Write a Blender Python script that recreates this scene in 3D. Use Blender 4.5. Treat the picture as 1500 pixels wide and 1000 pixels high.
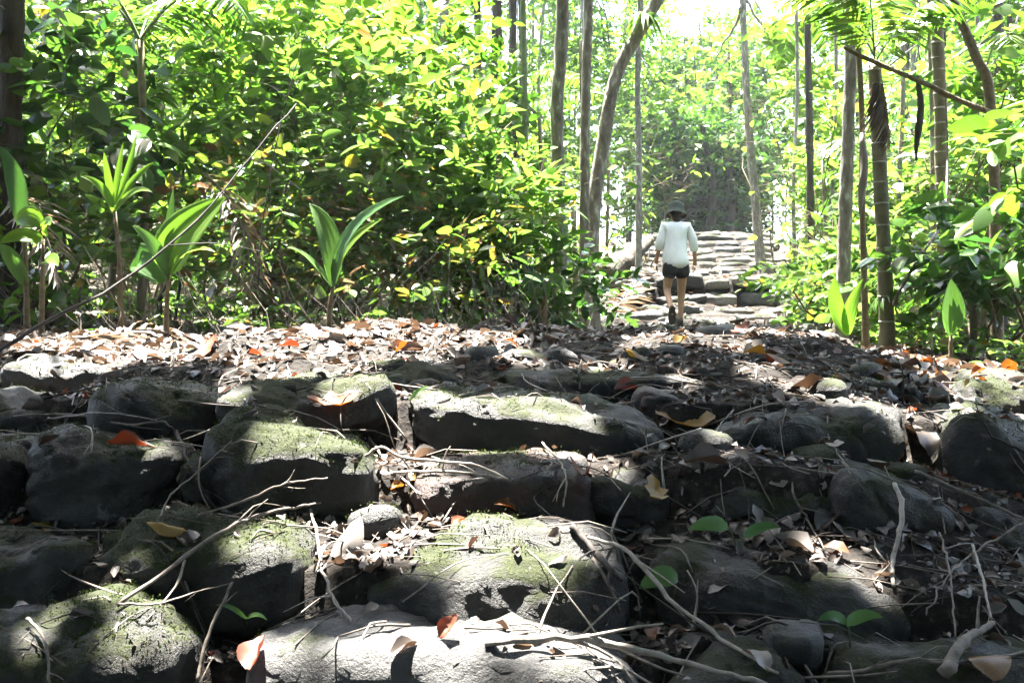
import bpy, bmesh, math, random
import numpy as np
from mathutils import Vector
from mathutils.bvhtree import BVHTree

for o in list(bpy.data.objects): bpy.data.objects.remove(o)
SC = bpy.context.scene
COL = SC.collection
R = math.radians
# ------------------------------------------------------------------ camera
FPX = 1458.3                                    # focal length in photo pixels (35 mm on 36 mm)
cam = bpy.data.objects.new('camera', bpy.data.cameras.new('camera'))
COL.objects.link(cam)
cam.data.lens = 35; cam.data.sensor_width = 36
cam.data.clip_start = 0.05; cam.data.clip_end = 2000
cam.rotation_euler = (R(90), 0, 0)
SC.camera = cam
# ------------------------------------------------------------------ sky and sun
SUN_DIR = np.array([-0.09, 0.24, 0.96]); SUN_DIR /= np.linalg.norm(SUN_DIR)
world = bpy.data.worlds.new('World'); SC.world = world; world.use_nodes = True
wn = world.node_tree.nodes; wl = world.node_tree.links
bg = wn['Background']; sky = wn.new('ShaderNodeTexSky'); sky.sky_type = 'NISHITA'
sky.sun_disc = False
sky.sun_elevation = math.asin(SUN_DIR[2]); sky.sun_rotation = math.atan2(SUN_DIR[0], SUN_DIR[1])
sky.air_density = 1.0; sky.dust_density = 4.0; sky.ozone_density = 1.0
wl.new(sky.outputs[0], bg.inputs[0]); bg.inputs[1].default_value = 0.06
sun = bpy.data.objects.new('sun', bpy.data.lights.new('sun', 'SUN')); COL.objects.link(sun)
sun.data.energy = 5.0; sun.data.angle = R(0.53); sun.data.color = (1.0, 0.96, 0.88)
sun.rotation_euler = Vector(-SUN_DIR).to_track_quat('-Z', 'Y').to_euler()
SC.view_settings.view_transform = 'Standard'; SC.view_settings.look = 'None'
SC.view_settings.gamma = 1.0; SC.view_settings.use_curve_mapping = False
SC.view_settings.exposure = 4.3
SC.render.engine = 'CYCLES'
cy = SC.cycles
cy.max_bounces = 8; cy.diffuse_bounces = 4; cy.glossy_bounces = 2; cy.transmission_bounces = 4
cy.transparent_max_bounces = 4; cy.volume_bounces = 0
cy.sample_clamp_indirect = 4.0
cy.use_denoising = True
try: cy.denoiser = 'OPENIMAGEDENOISE'
except Exception: pass

# ------------------------------------------------------------------ helpers
RNG = np.random.default_rng(7)
def P(px, py, Y):
    """photo pixel + distance -> world point (camera at the origin looking along +Y)"""
    return np.array([(px - 750) * Y / FPX, Y, (500 - py) * Y / FPX])
def nrm(v):
    v = np.asarray(v, float)
    return v / np.maximum(np.linalg.norm(v, axis=-1, keepdims=True), 1e-9)
class Noise:
    def __init__(s, seed, freq, octs=3, gain=0.5, n=7):
        r = np.random.default_rng(seed); s.k = []; a = 1.0
        for o in range(octs):
            d = nrm(r.normal(size=(n, 3))) * freq * (2.03 ** o) * r.uniform(.6, 1.4, (n, 1))
            s.k.append((d, r.uniform(0, 6.28, n), a)); a *= gain
    def __call__(s, p):
        p = np.asarray(p, float); out = 0
        for d, ph, a in s.k: out = out + a * np.sin(p @ d.T + ph).mean(-1) * 2.0
        return out
def smooth(a, b, x):
    t = np.clip((x - a) / (b - a), 0, 1); return t * t * (3 - 2 * t)

def mesh(name, V, F, mat=None, rnd=None, smooth_shade=True):
    V = np.asarray(V, np.float32); F = np.asarray(F, np.int32)
    me = bpy.data.meshes.new(name)
    k = F.shape[1]
    me.vertices.add(len(V)); me.vertices.foreach_set('co', V.ravel())
    me.loops.add(F.size); me.loops.foreach_set('vertex_index', F.ravel())
    me.polygons.add(len(F)); me.polygons.foreach_set('loop_start', np.arange(0, F.size, k, dtype=np.int32))
    if smooth_shade: me.polygons.foreach_set('use_smooth', np.ones(len(F), bool))
    if rnd is not None:
        at = me.attributes.new('rnd', 'FLOAT', 'FACE'); at.data.foreach_set('value', np.asarray(rnd, np.float32))
    me.update(calc_edges=True)
    if mat: me.materials.append(mat)
    return me
def link(name, me, parent=None, loc=None):
    o = bpy.data.objects.new(name, me); COL.objects.link(o)
    if parent is not None: o.parent = parent
    if loc is not None: o.location = [float(c) for c in loc]
    return o
def tag(o, label=None, cat=None, group=None, kind=None):
    if label: o['label'] = label
    if cat: o['category'] = cat
    if group: o['group'] = group
    if kind: o['kind'] = kind
    return o
def thing(name, loc, label, cat, group=None):
    return tag(link(name, None, None, loc), label, cat, group)
def cat_meshes(parts):
    """join (V, F, rnd) triples of triangles"""
    Vs, Fs, Rs, n = [], [], [], 0
    for V, F, r in parts:
        if len(V) == 0: continue
        Vs.append(V); Fs.append(F + n); Rs.append(np.broadcast_to(r, (len(F),))); n += len(V)
    return np.concatenate(Vs), np.concatenate(Fs), np.concatenate(Rs)
def tris(F):
    F = np.asarray(F)
    return F if F.shape[1] == 3 else np.concatenate([F[:, [0, 1, 2]], F[:, [0, 2, 3]]])
def tube(pts, rad, sides=8, rough=0.0, seed=0, cap=True):
    pts = np.asarray(pts, float); n = len(pts); rad = np.broadcast_to(rad, (n,)).astype(float)
    t = nrm(np.gradient(pts, axis=0))
    ref = np.array([0.31, 0.17, 0.93]) if abs(t[0, 2]) < .8 else np.array([0.9, 0.35, 0.2])
    u = nrm(np.cross(t, ref)); v = np.cross(t, u)
    a = np.linspace(0, 2 * np.pi, sides, endpoint=False)
    rr = rad[:, None] * np.ones(sides)
    if rough: rr = rr * (1 + rough * np.random.default_rng(seed).normal(size=(n, sides)))
    V = pts[:, None] + rr[..., None] * (np.cos(a)[None, :, None] * u[:, None] + np.sin(a)[None, :, None] * v[:, None])
    V = V.reshape(-1, 3); F = []
    i, j = np.meshgrid(np.arange(n - 1), np.arange(sides), indexing='ij'); i = i.ravel(); j = j.ravel(); j2 = (j + 1) % sides
    Q = np.stack([i * sides + j, i * sides + j2, (i + 1) * sides + j2, (i + 1) * sides + j], 1)
    T = tris(Q)
    if cap:
        V = np.concatenate([V, pts[:1], pts[-1:]]); b, e = n * sides, n * sides + 1
        jj = np.arange(sides); j2 = (jj + 1) % sides
        T = np.concatenate([T, np.stack([np.full(sides, b), j2, jj], 1), np.stack([np.full(sides, e), (n - 1) * sides + jj, (n - 1) * sides + j2], 1)])
    return V, T, 0.5
def curve(pts, n=12):
    """Catmull-Rom through the points"""
    p = np.asarray(pts, float); p = np.concatenate([2 * p[:1] - p[1:2], p, 2 * p[-1:] - p[-2:-1]])
    out = []
    for s in np.linspace(0, len(p) - 3 - 1e-6, n):
        i = int(s); t = s - i; a, b, c, d = p[i:i + 4]
        out.append(.5 * (2 * b + (c - a) * t + (2 * a - 5 * b + 4 * c - d) * t * t + (3 * b - a - 3 * c + d) * t ** 3))
    return np.array(out)
def leaf_tpl(stations, w=.25, fold=.25, droop=.15, shape=.85, curl=0.0):
    """a leaf of unit length along +y, normal +z: a folded, drooping blade with a midrib"""
    st = np.asarray(stations, float); V = []; idx = []
    for t in st:
        hw = w * math.sin(math.pi * min(1, max(0, t)) ** shape) ** .8 if 0 < t < 1 else 0
        zc = -droop * t * t
        if hw < 1e-4: idx.append((len(V),)); V.append((0, t, zc))
        else:
            idx.append((len(V), len(V) + 1, len(V) + 2))
            V += [(-hw, t, zc + fold * hw + curl * hw * t), (0, t, zc), (hw, t, zc + fold * hw - curl * hw * t)]
    F = []
    for a, b in zip(idx[:-1], idx[1:]):
        if len(a) == 1: F += [(a[0], b[1], b[0]), (a[0], b[2], b[1])]
        elif len(b) == 1: F += [(a[0], a[1], b[0]), (a[1], a[2], b[0])]
        else: F += [(a[0], a[1], b[1]), (a[0], b[1], b[0]), (a[1], a[2], b[2]), (a[1], b[2], b[1])]
    return np.array(V), np.array(F)
FINE = (0, .12, .3, .52, .75, .92, 1); MID = (0, .28, .65, 1); KITE = (0, .42, 1)
def basis(d, n):
    """rotation matrices whose columns are side, length direction, normal"""
    y = nrm(d); x = nrm(np.cross(y, n)); z = np.cross(x, y)
    return np.stack([x, y, z], -1)
def scatter(tpl, pos, M, scale, rnd):
    V, F = tpl; k = len(pos)
    sc = np.asarray(scale, float); sc = sc[:, None] if sc.ndim == 1 else sc
    W = np.einsum('kij,knj->kni', M, V[None] * sc[:, None, :] if sc.shape[1] == 3 else V[None] * sc[:, None]) + pos[:, None]
    T = F[None] + (np.arange(k) * len(V))[:, None, None]
    return W.reshape(-1, 3), T.reshape(-1, 3), np.repeat(rnd, len(F))
def scatter_multi(tpls, pos, M, scale, rnd):
    sel = RNG.integers(0, len(tpls), len(pos)); out = []
    for i, t in enumerate(tpls):
        m = sel == i
        if m.any(): out.append(scatter(t, pos[m], M[m], scale[m], rnd[m]))
    return cat_meshes(out)

# ------------------------------------------------------------------ materials
def new_mat(name):
    m = bpy.data.materials.new(name); m.use_nodes = True
    nt = m.node_tree; nt.nodes.clear()
    return m, nt, (lambda t, **k: _node(nt, t, **k)), nt.links
def _node(nt, t, **k):
    n = nt.nodes.new(t)
    for a, b in k.items(): setattr(n, a, b)
    return n
def ramp(N, stops, interp='LINEAR'):
    r = N('ShaderNodeValToRGB'); r.color_ramp.interpolation = interp
    e = r.color_ramp.elements
    while len(e) > 1: e.remove(e[-1])
    e[0].position, e[0].color = stops[0][0], (*stops[0][1], 1)
    for p, c in stops[1:]:
        x = e.new(p); x.color = (*c, 1)
    return r
def rnd_value(N, L):
    at = N('ShaderNodeAttribute', attribute_name='rnd'); oi = N('ShaderNodeObjectInfo')
    ad = N('ShaderNodeMath', operation='ADD'); fr = N('ShaderNodeMath', operation='FRACT')
    L.new(at.outputs['Fac'], ad.inputs[0]); L.new(oi.outputs['Random'], ad.inputs[1]); L.new(ad.outputs[0], fr.inputs[0])
    return fr.outputs[0]
def leaf_mat(name, stops, trans=.45, rough=.38, tcol=(1.15, 1.4, .6), spec=.5, mottled=0.0):
    m, nt, N, L = new_mat(name)
    v = rnd_value(N, L); r = ramp(N, stops); L.new(v, r.inputs[0]); col = r.outputs[0]
    if mottled:
        tc = N('ShaderNodeTexCoord'); nz = N('ShaderNodeTexNoise'); nz.inputs['Scale'].default_value = 40; nz.inputs['Detail'].default_value = 3
        L.new(tc.outputs['Object'], nz.inputs['Vector'])
        mr = N('ShaderNodeMapRange'); mr.inputs[3].default_value = 1 - mottled; mr.inputs[4].default_value = 1 + mottled
        L.new(nz.outputs[0], mr.inputs[0])
        mm = N('ShaderNodeMix', data_type='RGBA', blend_type='MULTIPLY'); mm.inputs[0].default_value = 1
        L.new(col, mm.inputs[6]); L.new(mr.outputs[0], mm.inputs[7]); col = mm.outputs[2]
    p = N('ShaderNodeBsdfPrincipled'); p.inputs['Roughness'].default_value = rough
    p.inputs['Specular IOR Level'].default_value = spec
    L.new(col, p.inputs['Base Color'])
    t = N('ShaderNodeBsdfTranslucent')
    mx = N('ShaderNodeMix', data_type='RGBA', blend_type='MULTIPLY'); mx.inputs[0].default_value = 1; mx.inputs[7].default_value = (*tcol, 1)
    L.new(col, mx.inputs[6]); L.new(mx.outputs[2], t.inputs[0])
    ms = N('ShaderNodeMixShader'); ms.inputs[0].default_value = trans
    L.new(p.outputs[0], ms.inputs[1]); L.new(t.outputs[0], ms.inputs[2])
    o = N('ShaderNodeOutputMaterial'); L.new(ms.outputs[0], o.inputs[0])
    return m
def solid_mat(name, c1, c2, scale=12, rough=.8, bump=.3, detail=6, stretch=(1, 1, 1), bdist=.02, c3=None, spec=.3, coords='Object'):
    m, nt, N, L = new_mat(name)
    tc = N('ShaderNodeTexCoord'); mp = N('ShaderNodeMapping'); mp.inputs['Scale'].default_value = stretch
    L.new(tc.outputs[coords], mp.inputs[0])
    nz = N('ShaderNodeTexNoise'); nz.inputs['Scale'].default_value = scale; nz.inputs['Detail'].default_value = detail; nz.inputs['Roughness'].default_value = .62
    L.new(mp.outputs[0], nz.inputs['Vector'])
    st = [(.3, c1), (.56, c2)] + ([(.68, c3)] if c3 else [])
    r = ramp(N, st); L.new(nz.outputs[0], r.inputs[0])
    p = N('ShaderNodeBsdfPrincipled'); p.inputs['Roughness'].default_value = rough; p.inputs['Specular IOR Level'].default_value = spec
    L.new(r.outputs[0], p.inputs['Base Color'])
    if bump:
        b = N('ShaderNodeBump'); b.inputs['Strength'].default_value = bump; b.inputs['Distance'].default_value = bdist
        L.new(nz.outputs[0], b.inputs['Height']); L.new(b.outputs[0], p.inputs['Normal'])
    o = N('ShaderNodeOutputMaterial'); L.new(p.outputs[0], o.inputs[0])
    return m
def stone_mat(name, base1, base2, moss=.5, lichen=.12, red=None):
    m, nt, N, L = new_mat(name)
    tc = N('ShaderNodeTexCoord'); ge = N('ShaderNodeNewGeometry'); oi = N('ShaderNodeObjectInfo')
    ad = N('ShaderNodeVectorMath', operation='ADD'); sc = N('ShaderNodeVectorMath', operation='SCALE'); sc.inputs['Scale'].default_value = 7
    cb = N('ShaderNodeCombineXYZ')
    for i in range(3): L.new(oi.outputs['Random'], cb.inputs[i])
    L.new(cb.outputs[0], sc.inputs[0]); L.new(tc.outputs['Object'], ad.inputs[0]); L.new(sc.outputs[0], ad.inputs[1])
    def noise(s, d=6, ro=.6):
        n = N('ShaderNodeTexNoise'); n.inputs['Scale'].default_value = s; n.inputs['Detail'].default_value = d; n.inputs['Roughness'].default_value = ro
        L.new(ad.outputs[0], n.inputs['Vector']); return n.outputs[0]
    n1, n2, n3, n4 = noise(9), noise(34, 5, .7), noise(4.5, 5), noise(120, 4, .75)
    r = ramp(N, [(.3, base1), (.7, base2)]); L.new(n1, r.inputs[0]); col = r.outputs[0]
    if red:
        rr = ramp(N, [(.42, (0, 0, 0)), (.58, (1, 1, 1))]); L.new(n3, rr.inputs[0])
        mx = N('ShaderNodeMix', data_type='RGBA'); mx.inputs[7].default_value = (*red, 1)
        L.new(rr.outputs[0], mx.inputs[0]); L.new(col, mx.inputs[6]); col = mx.outputs[2]
    g = N('ShaderNodeMix', data_type='RGBA', blend_type='OVERLAY'); g.inputs[0].default_value = .55
    L.new(col, g.inputs[6]); L.new(n2, g.inputs[7]); col = g.outputs[2]
    # moss grows on what faces up, in patches
    sx = N('ShaderNodeSeparateXYZ'); L.new(ge.outputs['Normal'], sx.inputs[0])
    mr = N('ShaderNodeMapRange'); mr.inputs[1].default_value = -.15; mr.inputs[2].default_value = .65; mr.inputs[3].default_value = 0; mr.inputs[4].default_value = .30
    L.new(sx.outputs[2], mr.inputs[0])
    s1 = N('ShaderNodeMath', operation='ADD'); L.new(mr.outputs[0], s1.inputs[0]); L.new(n3, s1.inputs[1])
    s2 = N('ShaderNodeMath', operation='MULTIPLY_ADD'); L.new(n4, s2.inputs[0]); s2.inputs[1].default_value = .35; L.new(s1.outputs[0], s2.inputs[2])
    mk = N('ShaderNodeMapRange'); mk.inputs[1].default_value = 1.05 - moss * .35; mk.inputs[2].default_value = 1.17 - moss * .35
    L.new(s2.outputs[0], mk.inputs[0])
    mc = ramp(N, [(.3, (.006, .010, .003)), (.55, (.020, .025, .006)), (.75, (.065, .070, .020))]); L.new(n4, mc.inputs[0])
    mx = N('ShaderNodeMix', data_type='RGBA'); L.new(mk.outputs[0], mx.inputs[0]); L.new(col, mx.inputs[6]); L.new(mc.outputs[0], mx.inputs[7]); col = mx.outputs[2]
    # pale lichen crust
    lk = N('ShaderNodeMapRange'); lk.inputs[1].default_value = .66 - lichen * .4; lk.inputs[2].default_value = .70 - lichen * .4
    L.new(noise(14, 6, .72), lk.inputs[0])
    lm = N('ShaderNodeMath', operation='MULTIPLY'); lm.inputs[1].default_value = .7; L.new(lk.outputs[0], lm.inputs[0])
    mx2 = N('ShaderNodeMix', data_type='RGBA'); mx2.inputs[7].default_value = (.10, .105, .09, 1)
    L.new(lm.outputs[0], mx2.inputs[0]); L.new(col, mx2.inputs[6]); col = mx2.outputs[2]
    p = N('ShaderNodeBsdfPrincipled'); p.inputs['Specular IOR Level'].default_value = .35
    ro = N('ShaderNodeMapRange'); ro.inputs[3].default_value = .55; ro.inputs[4].default_value = .95; L.new(mk.outputs[0], ro.inputs[0]); L.new(ro.outputs[0], p.inputs['Roughness'])
    L.new(col, p.inputs['Base Color'])
    h = N('ShaderNodeMath', operation='MULTIPLY_ADD'); L.new(n2, h.inputs[0]); h.inputs[1].default_value = .5; L.new(n1, h.inputs[2])
    h2 = N('ShaderNodeMath', operation='MULTIPLY_ADD'); L.new(n4, h2.inputs[0]); h2.inputs[1].default_value = .42; L.new(h.outputs[0], h2.inputs[2])
    b = N('ShaderNodeBump'); b.inputs['Strength'].default_value = 1.0; b.inputs['Distance'].default_value = .022
    L.new(h2.outputs[0], b.inputs['Height']); L.new(b.outputs[0], p.inputs['Normal'])
    o = N('ShaderNodeOutputMaterial'); L.new(p.outputs[0], o.inputs[0])
    return m

G1, G2, G3 = (.042, .085, .022), (.072, .138, .032), (.11, .18, .05)
M = {}
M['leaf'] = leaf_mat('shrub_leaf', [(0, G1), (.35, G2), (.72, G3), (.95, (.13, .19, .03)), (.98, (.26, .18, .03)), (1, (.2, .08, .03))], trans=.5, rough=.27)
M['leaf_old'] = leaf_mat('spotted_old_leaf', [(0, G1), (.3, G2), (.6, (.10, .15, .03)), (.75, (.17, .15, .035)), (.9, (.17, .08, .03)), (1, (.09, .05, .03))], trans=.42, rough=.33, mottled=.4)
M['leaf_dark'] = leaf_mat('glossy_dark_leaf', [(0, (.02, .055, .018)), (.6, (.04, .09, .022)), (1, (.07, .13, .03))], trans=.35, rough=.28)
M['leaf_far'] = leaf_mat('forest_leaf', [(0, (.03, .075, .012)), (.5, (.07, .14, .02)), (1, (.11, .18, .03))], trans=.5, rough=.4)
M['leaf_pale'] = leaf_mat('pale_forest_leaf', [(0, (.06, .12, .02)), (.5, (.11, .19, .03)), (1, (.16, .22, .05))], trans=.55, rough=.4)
M['palm'] = leaf_mat('palm_leaflet', [(0, (.035, .08, .018)), (.6, (.07, .13, .022)), (1, (.11, .16, .03))], trans=.42, rough=.32)
M['seedling'] = leaf_mat('seedling_blade', [(0, (.12, .20, .03)), (.6, (.11, .19, .035)), (1, (.15, .23, .04))], trans=.62, rough=.34, mottled=.12)  # lime blade colour lightened so the blades look sunlit
M['seed_dark'] = leaf_mat('seedling_blade_grey_green', [(0, (.05, .11, .035)), (1, (.09, .16, .05))], trans=.35, rough=.3, mottled=.12)
M['dry'] = leaf_mat('dry_leaf', [(0, (.02, .015, .012)), (.25, (.05, .038, .031)), (.55, (.09, .075, .065)), (.85, (.17, .15, .138)), (1, (.065, .036, .025))], trans=.15, rough=.42, tcol=(1.3, .9, .6), spec=.4, mottled=.35)
M['dry_orange'] = leaf_mat('orange_leaf', [(0, (.13, .042, .012)), (.5, (.19, .075, .015)), (1, (.17, .09, .022))], trans=.3, rough=.45, tcol=(1.5, .9, .4), mottled=.7)
M['dry_yellow'] = leaf_mat('yellow_leaf', [(0, (.24, .16, .03)), (1, (.20, .12, .03))], trans=.35, rough=.45, tcol=(1.3, 1.0, .4), mottled=.4)
M['dry_red'] = leaf_mat('rust_leaf', [(0, (.10, .03, .016)), (1, (.14, .05, .022))], trans=.3, rough=.45, tcol=(1.5, .7, .4), mottled=.4)
M['dry_frond'] = leaf_mat('dry_frond', [(0, (.11, .092, .078)), (.6, (.20, .172, .15)), (1, (.28, .25, .22))], trans=.2, rough=.5, tcol=(1.2, .9, .6))
M['bark'] = solid_mat('lichened_bark', (.08, .07, .06), (.20, .18, .155), 22, .9, .8, 8, (1, 1, .35), .03, c3=(.45, .45, .41))
M['bark_dark'] = solid_mat('dark_bark', (.018, .015, .012), (.06, .05, .04), 18, .92, .8, 7, (1, 1, .3), .03)
M['bark_palm'] = solid_mat('palm_bark', (.07, .06, .035), (.15, .13, .075), 14, .8, .4, 6, (1, 1, .6), .01)
M['ring'] = solid_mat('pale_leaf_scar', (.20, .185, .14), (.32, .30, .24), 30, .85, .2)
M['bark_green'] = solid_mat('green_stem', (.05, .075, .03), (.09, .12, .05), 14, .6, .2)
M['twig'] = solid_mat('grey_twig', (.05, .04, .03), (.15, .125, .105), 30, .75, .5, 6, (1, 1, 1), .004)
M['twig_pale'] = solid_mat('pale_root', (.12, .10, .08), (.27, .24, .205), 34, .6, .5, 6, (1, 1, 1), .004)
M['twig_dark'] = solid_mat('dark_branch', (.012, .010, .009), (.035, .028, .024), 30, .8, .5, 6, (1, 1, 1), .006)
M['stem'] = solid_mat('brown_stem', (.05, .035, .02), (.12, .09, .05), 30, .8, .3)
M['soil'] = solid_mat('soil_with_litter', (.005, .004, .0032), (.016, .012, .009), 26, .95, .9, 9, (1, 1, 1), .03, c3=(.06, .048, .038))
M['ground'] = solid_mat('forest_floor', (.03, .024, .016), (.085, .065, .045), 9, .95, .9, 10, (1, 1, 1), .04, c3=(.17, .13, .10))
M['stone'] = stone_mat('grey_mossy_stone', (.0095, .0088, .0078), (.036, .034, .031), moss=.34, lichen=.06)
M['stone_bare'] = stone_mat('bare_grey_stone', (.026, .025, .0245), (.085, .082, .081), moss=.10, lichen=.10)
M['stone_red'] = stone_mat('red_brown_stone', (.015, .012, .011), (.048, .038, .034), moss=.12, lichen=.04, red=(.038, .014, .010))
M['stone_moss'] = stone_mat('mossy_stone', (.011, .0105, .009), (.036, .034, .029), moss=.58, lichen=.05)
M['stone_pale'] = stone_mat('pale_path_stone', (.075, .065, .056), (.19, .17, .15), moss=.42, lichen=.14)

# ------------------------------------------------------------------ terrain
PC = np.array([(-12, -.9), (0, -.1), (2.4, .0), (5.5, .7), (9, 1.65), (13, 2.5), (16, 2.95), (23, 4.6), (26, 5.3), (60, 14)])
def path_x(y): return np.interp(y, PC[:, 0], PC[:, 1])
def path_hw(y): return np.interp(y, [-12, 4.2, 5.6, 8, 11, 16, 24, 27], [2.15, 2.15, 2.0, 1.5, 1.3, 1.25, 1.35, 1.35])
GP = np.array([(-14, -4.4), (0, -1.45), (1.2, -1.06), (2.4, -.80), (3.4, -.38), (4.4, -.12), (5.5, -.0), (9, .0), (12, .06), (15, .56), (18, 1.15), (23, 2.35), (26, 2.45), (60, 4.5), (140, 12)])
gnoise = Noise(3, .9, 3)
def ground_z(x, y):
    x = np.asarray(x, float); y = np.asarray(y, float)
    z = np.interp(y, GP[:, 0], GP[:, 1])
    d = x - path_x(y); hw = path_hw(y)
    z = z + .05 * gnoise(np.stack([x, y, x * 0], -1))
    z = z - .14 * (1 - smooth(hw - .15, hw + .25, np.abs(d)))                 # bed of the path is dug in
    z = z - .17 * smooth(.55, 2.0, d) * smooth(9, 6, y)
    right = np.clip(d - hw, 0, 30); left = np.clip(-d - hw, 0, 30)
    z = z - .22 * smooth(0, 1.4, right) * smooth(14, 5, y) + .05 * np.clip(right - 3, 0, 40)
    z = z + .10 * smooth(0, 2.5, left) * smooth(14, 6, y) + .06 * np.clip(left - 2, 0, 40)
    return z
def spaced(lo, hi, c, n):
    t = np.linspace(-1, 1, n); t = np.sign(t) * np.abs(t) ** 2.2
    return np.where(t < 0, c + t * (c - lo), c + t * (hi - c))
gx = spaced(-70, 80, 1, 190); gy = np.concatenate([np.linspace(-14, 1, 30)[:-1], np.linspace(1, 10, 110)[:-1], np.linspace(10, 30, 110)[:-1], np.linspace(30, 140, 40)])
X, Y = np.meshgrid(gx, gy); V = np.stack([X, Y, ground_z(X, Y)], -1).reshape(-1, 3)
i, j = np.meshgrid(np.arange(len(gy) - 1), np.arange(len(gx) - 1), indexing='ij'); n = len(gx); i = i.ravel(); j = j.ravel()
GF = np.stack([i * n + j, i * n + j + 1, (i + 1) * n + j + 1, (i + 1) * n + j], 1)
ground = tag(link('ground', mesh('ground', V, GF, M['ground'])), kind='structure')
GV = V

# the soil bed of the path, stepped
BP = [(-3, -2.3), (.2, -1.35), (.6, -1.15), (1.1, -1.12), (1.2, -.99), (1.75, -.98), (2.38, -.97), (2.42, -.79), (2.66, -.77), (2.72, -.60), (3.06, -.545), (3.12, -.42), (3.46, -.375), (3.54, -.225), (3.95, -.185), (4.02, -.14), (4.62, -.085),
      (4.7, -.05), (5.2, -.015), (5.26, .01), (5.6, .02), (9, .02), (11.35, .02), (11.42, .04), (11.9, .05), (11.95, .08), (12.5, .09), (12.55, .13), (13.05, .14), (13.1, .19), (13.55, .20), (13.6, .28), (14.05, .30), (14.1, .38),
      (14.55, .40), (14.6, .50), (15.15, .53), (15.3, .97), (17.55, 1.18), (17.6, 1.28), (18.15, 1.30), (18.2, 1.43), (18.75, 1.45), (18.8, 1.58), (19.4, 1.6), (19.45, 1.73), (20.05, 1.75), (20.1, 1.9), (20.7, 1.92), (20.75, 2.08), (21.35, 2.1), (21.4, 2.26), (22, 2.28), (22.05, 2.4), (26, 2.5)]
BP = np.array(BP); bn = Noise(11, 1.6, 2); bn2 = Noise(12, 7, 3)
def bed_z(x, y):
    q = np.stack([x, y, x * 0], -1)
    yy = y + (.13 * bn(np.stack([x, y * .6, x * 0], -1)) + .07 * bn2(q * .8)) * smooth(1, 2, y)
    return np.interp(yy, BP[:, 0], BP[:, 1]) + .012 * smooth(6, 4.5, y) - .17 * smooth(.55, 2.0, x - path_x(y)) * smooth(9, 6, y) + .03 * bn2(q) + .045 * bn(q * .9 + 3) * smooth(3.9, 4.8, y) * smooth(9, 7, y)
by = np.concatenate([np.linspace(-3, 1.2, 40)[:-1], np.linspace(1.2, 6, 240)[:-1], np.linspace(6, 11, 60)[:-1], np.linspace(11, 26, 320)])
bu = np.linspace(-1, 1, 84)
U, Y = np.meshgrid(bu, by); X = path_x(Y) + U * path_hw(Y); Z = bed_z(X, Y)
edge = smooth(.93, 1.0, np.abs(U)); Z = Z * (1 - edge) + (ground_z(X, Y) - .05) * edge
V = np.stack([X, Y, Z], -1).reshape(-1, 3)
i, j = np.meshgrid(np.arange(len(by) - 1), np.arange(len(bu) - 1), indexing='ij'); n = len(bu); i = i.ravel(); j = j.ravel()
BF = np.stack([i * n + j, i * n + j + 1, (i + 1) * n + j + 1, (i + 1) * n + j], 1)
path = tag(link('path', mesh('path', V, BF, M['soil'])), kind='structure')
COLV = [V, GV]; COLF = [tris(BF), tris(GF)]                      # collision soup for laying things down

# ------------------------------------------------------------------ stones
def cube_sphere(n):
    V, F = {}, []; lst = []
    def vid(p):
        k = tuple(np.round(p, 5))
        if k not in V: V[k] = len(lst); lst.append(p)
        return V[k]
    g = np.tan(np.linspace(-1, 1, n + 1) * math.pi / 4)
    for ax in range(3):
        for s in (-1, 1):
            for a in range(n):
                for b in range(n):
                    q = []
                    for da, db in ((0, 0), (1, 0), (1, 1), (0, 1)):
                        p = np.zeros(3); p[ax] = s; p[(ax + 1) % 3] = g[a + da]; p[(ax + 2) % 3] = g[b + db]; q.append(vid(p))
                    F.append(q if s > 0 else q[::-1])
    return np.array(lst), np.array(F)
CS = {n: cube_sphere(n) for n in (4, 5, 8, 26)}
def stone_shape(sx, sy, sz, seed, n=26, e=3.6, rough=.10, tilt=(0, 0), rz=0, hump=None):
    e = e + .3
    V, F = CS[n]; d = nrm(V)
    r = (np.abs(d) ** e).sum(-1) ** (-1 / e); p = d * r[:, None]
    p = p * np.array([sx, sy, sz]) / 2
    s = (sx * sy * sz) ** (1 / 3)
    p = p + d * (rough * s * Noise(seed, 4.2 / s, 2, .5)(p) * .95)[:, None]
    if n > 8:
        p = p + d * (.014 * Noise(seed + 50, 32, 3, .6)(p))[:, None]
        rid = np.abs(Noise(seed + 90, 13, 2)(p)); p = p - d * (.010 * np.exp(-(rid / .05) ** 2))[:, None]
    # taper towards one end, wedge the top
    r_ = np.random.default_rng(seed)
    p[:, 2] *= 1 + r_.uniform(-.28, .28) * p[:, 0] / sx * 2 * (p[:, 2] > 0)
    p[:, 2] += p[:, 0] * tilt[0] + p[:, 1] * tilt[1]
    if hump is not None: p[:, 2] += hump[2] * np.exp(-((p[:, 0] - hump[0]) ** 2 / hump[3] ** 2) - ((p[:, 1] - hump[1]) ** 2 / .12 ** 2)) * (p[:, 2] > 0)
    c, s_ = math.cos(rz), math.sin(rz); p = p @ np.array([[c, s_, 0], [-s_, c, 0], [0, 0, 1]])
    return p, F
def add_stone(center, size, seed, mat='stone', n=26, e=3.6, rough=.10, tilt=(0, 0), rz=0, label=None, hump=None, soup=True):
    p, F = stone_shape(*size, seed, n, e, rough, tilt, rz, hump)
    o = link('stone', mesh('stone', p, F, M[mat]), path, center)
    if label: o['label'] = label
    if soup: COLV.append(p + np.asarray(center)); COLF.append(tris(F))
    return o
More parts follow.
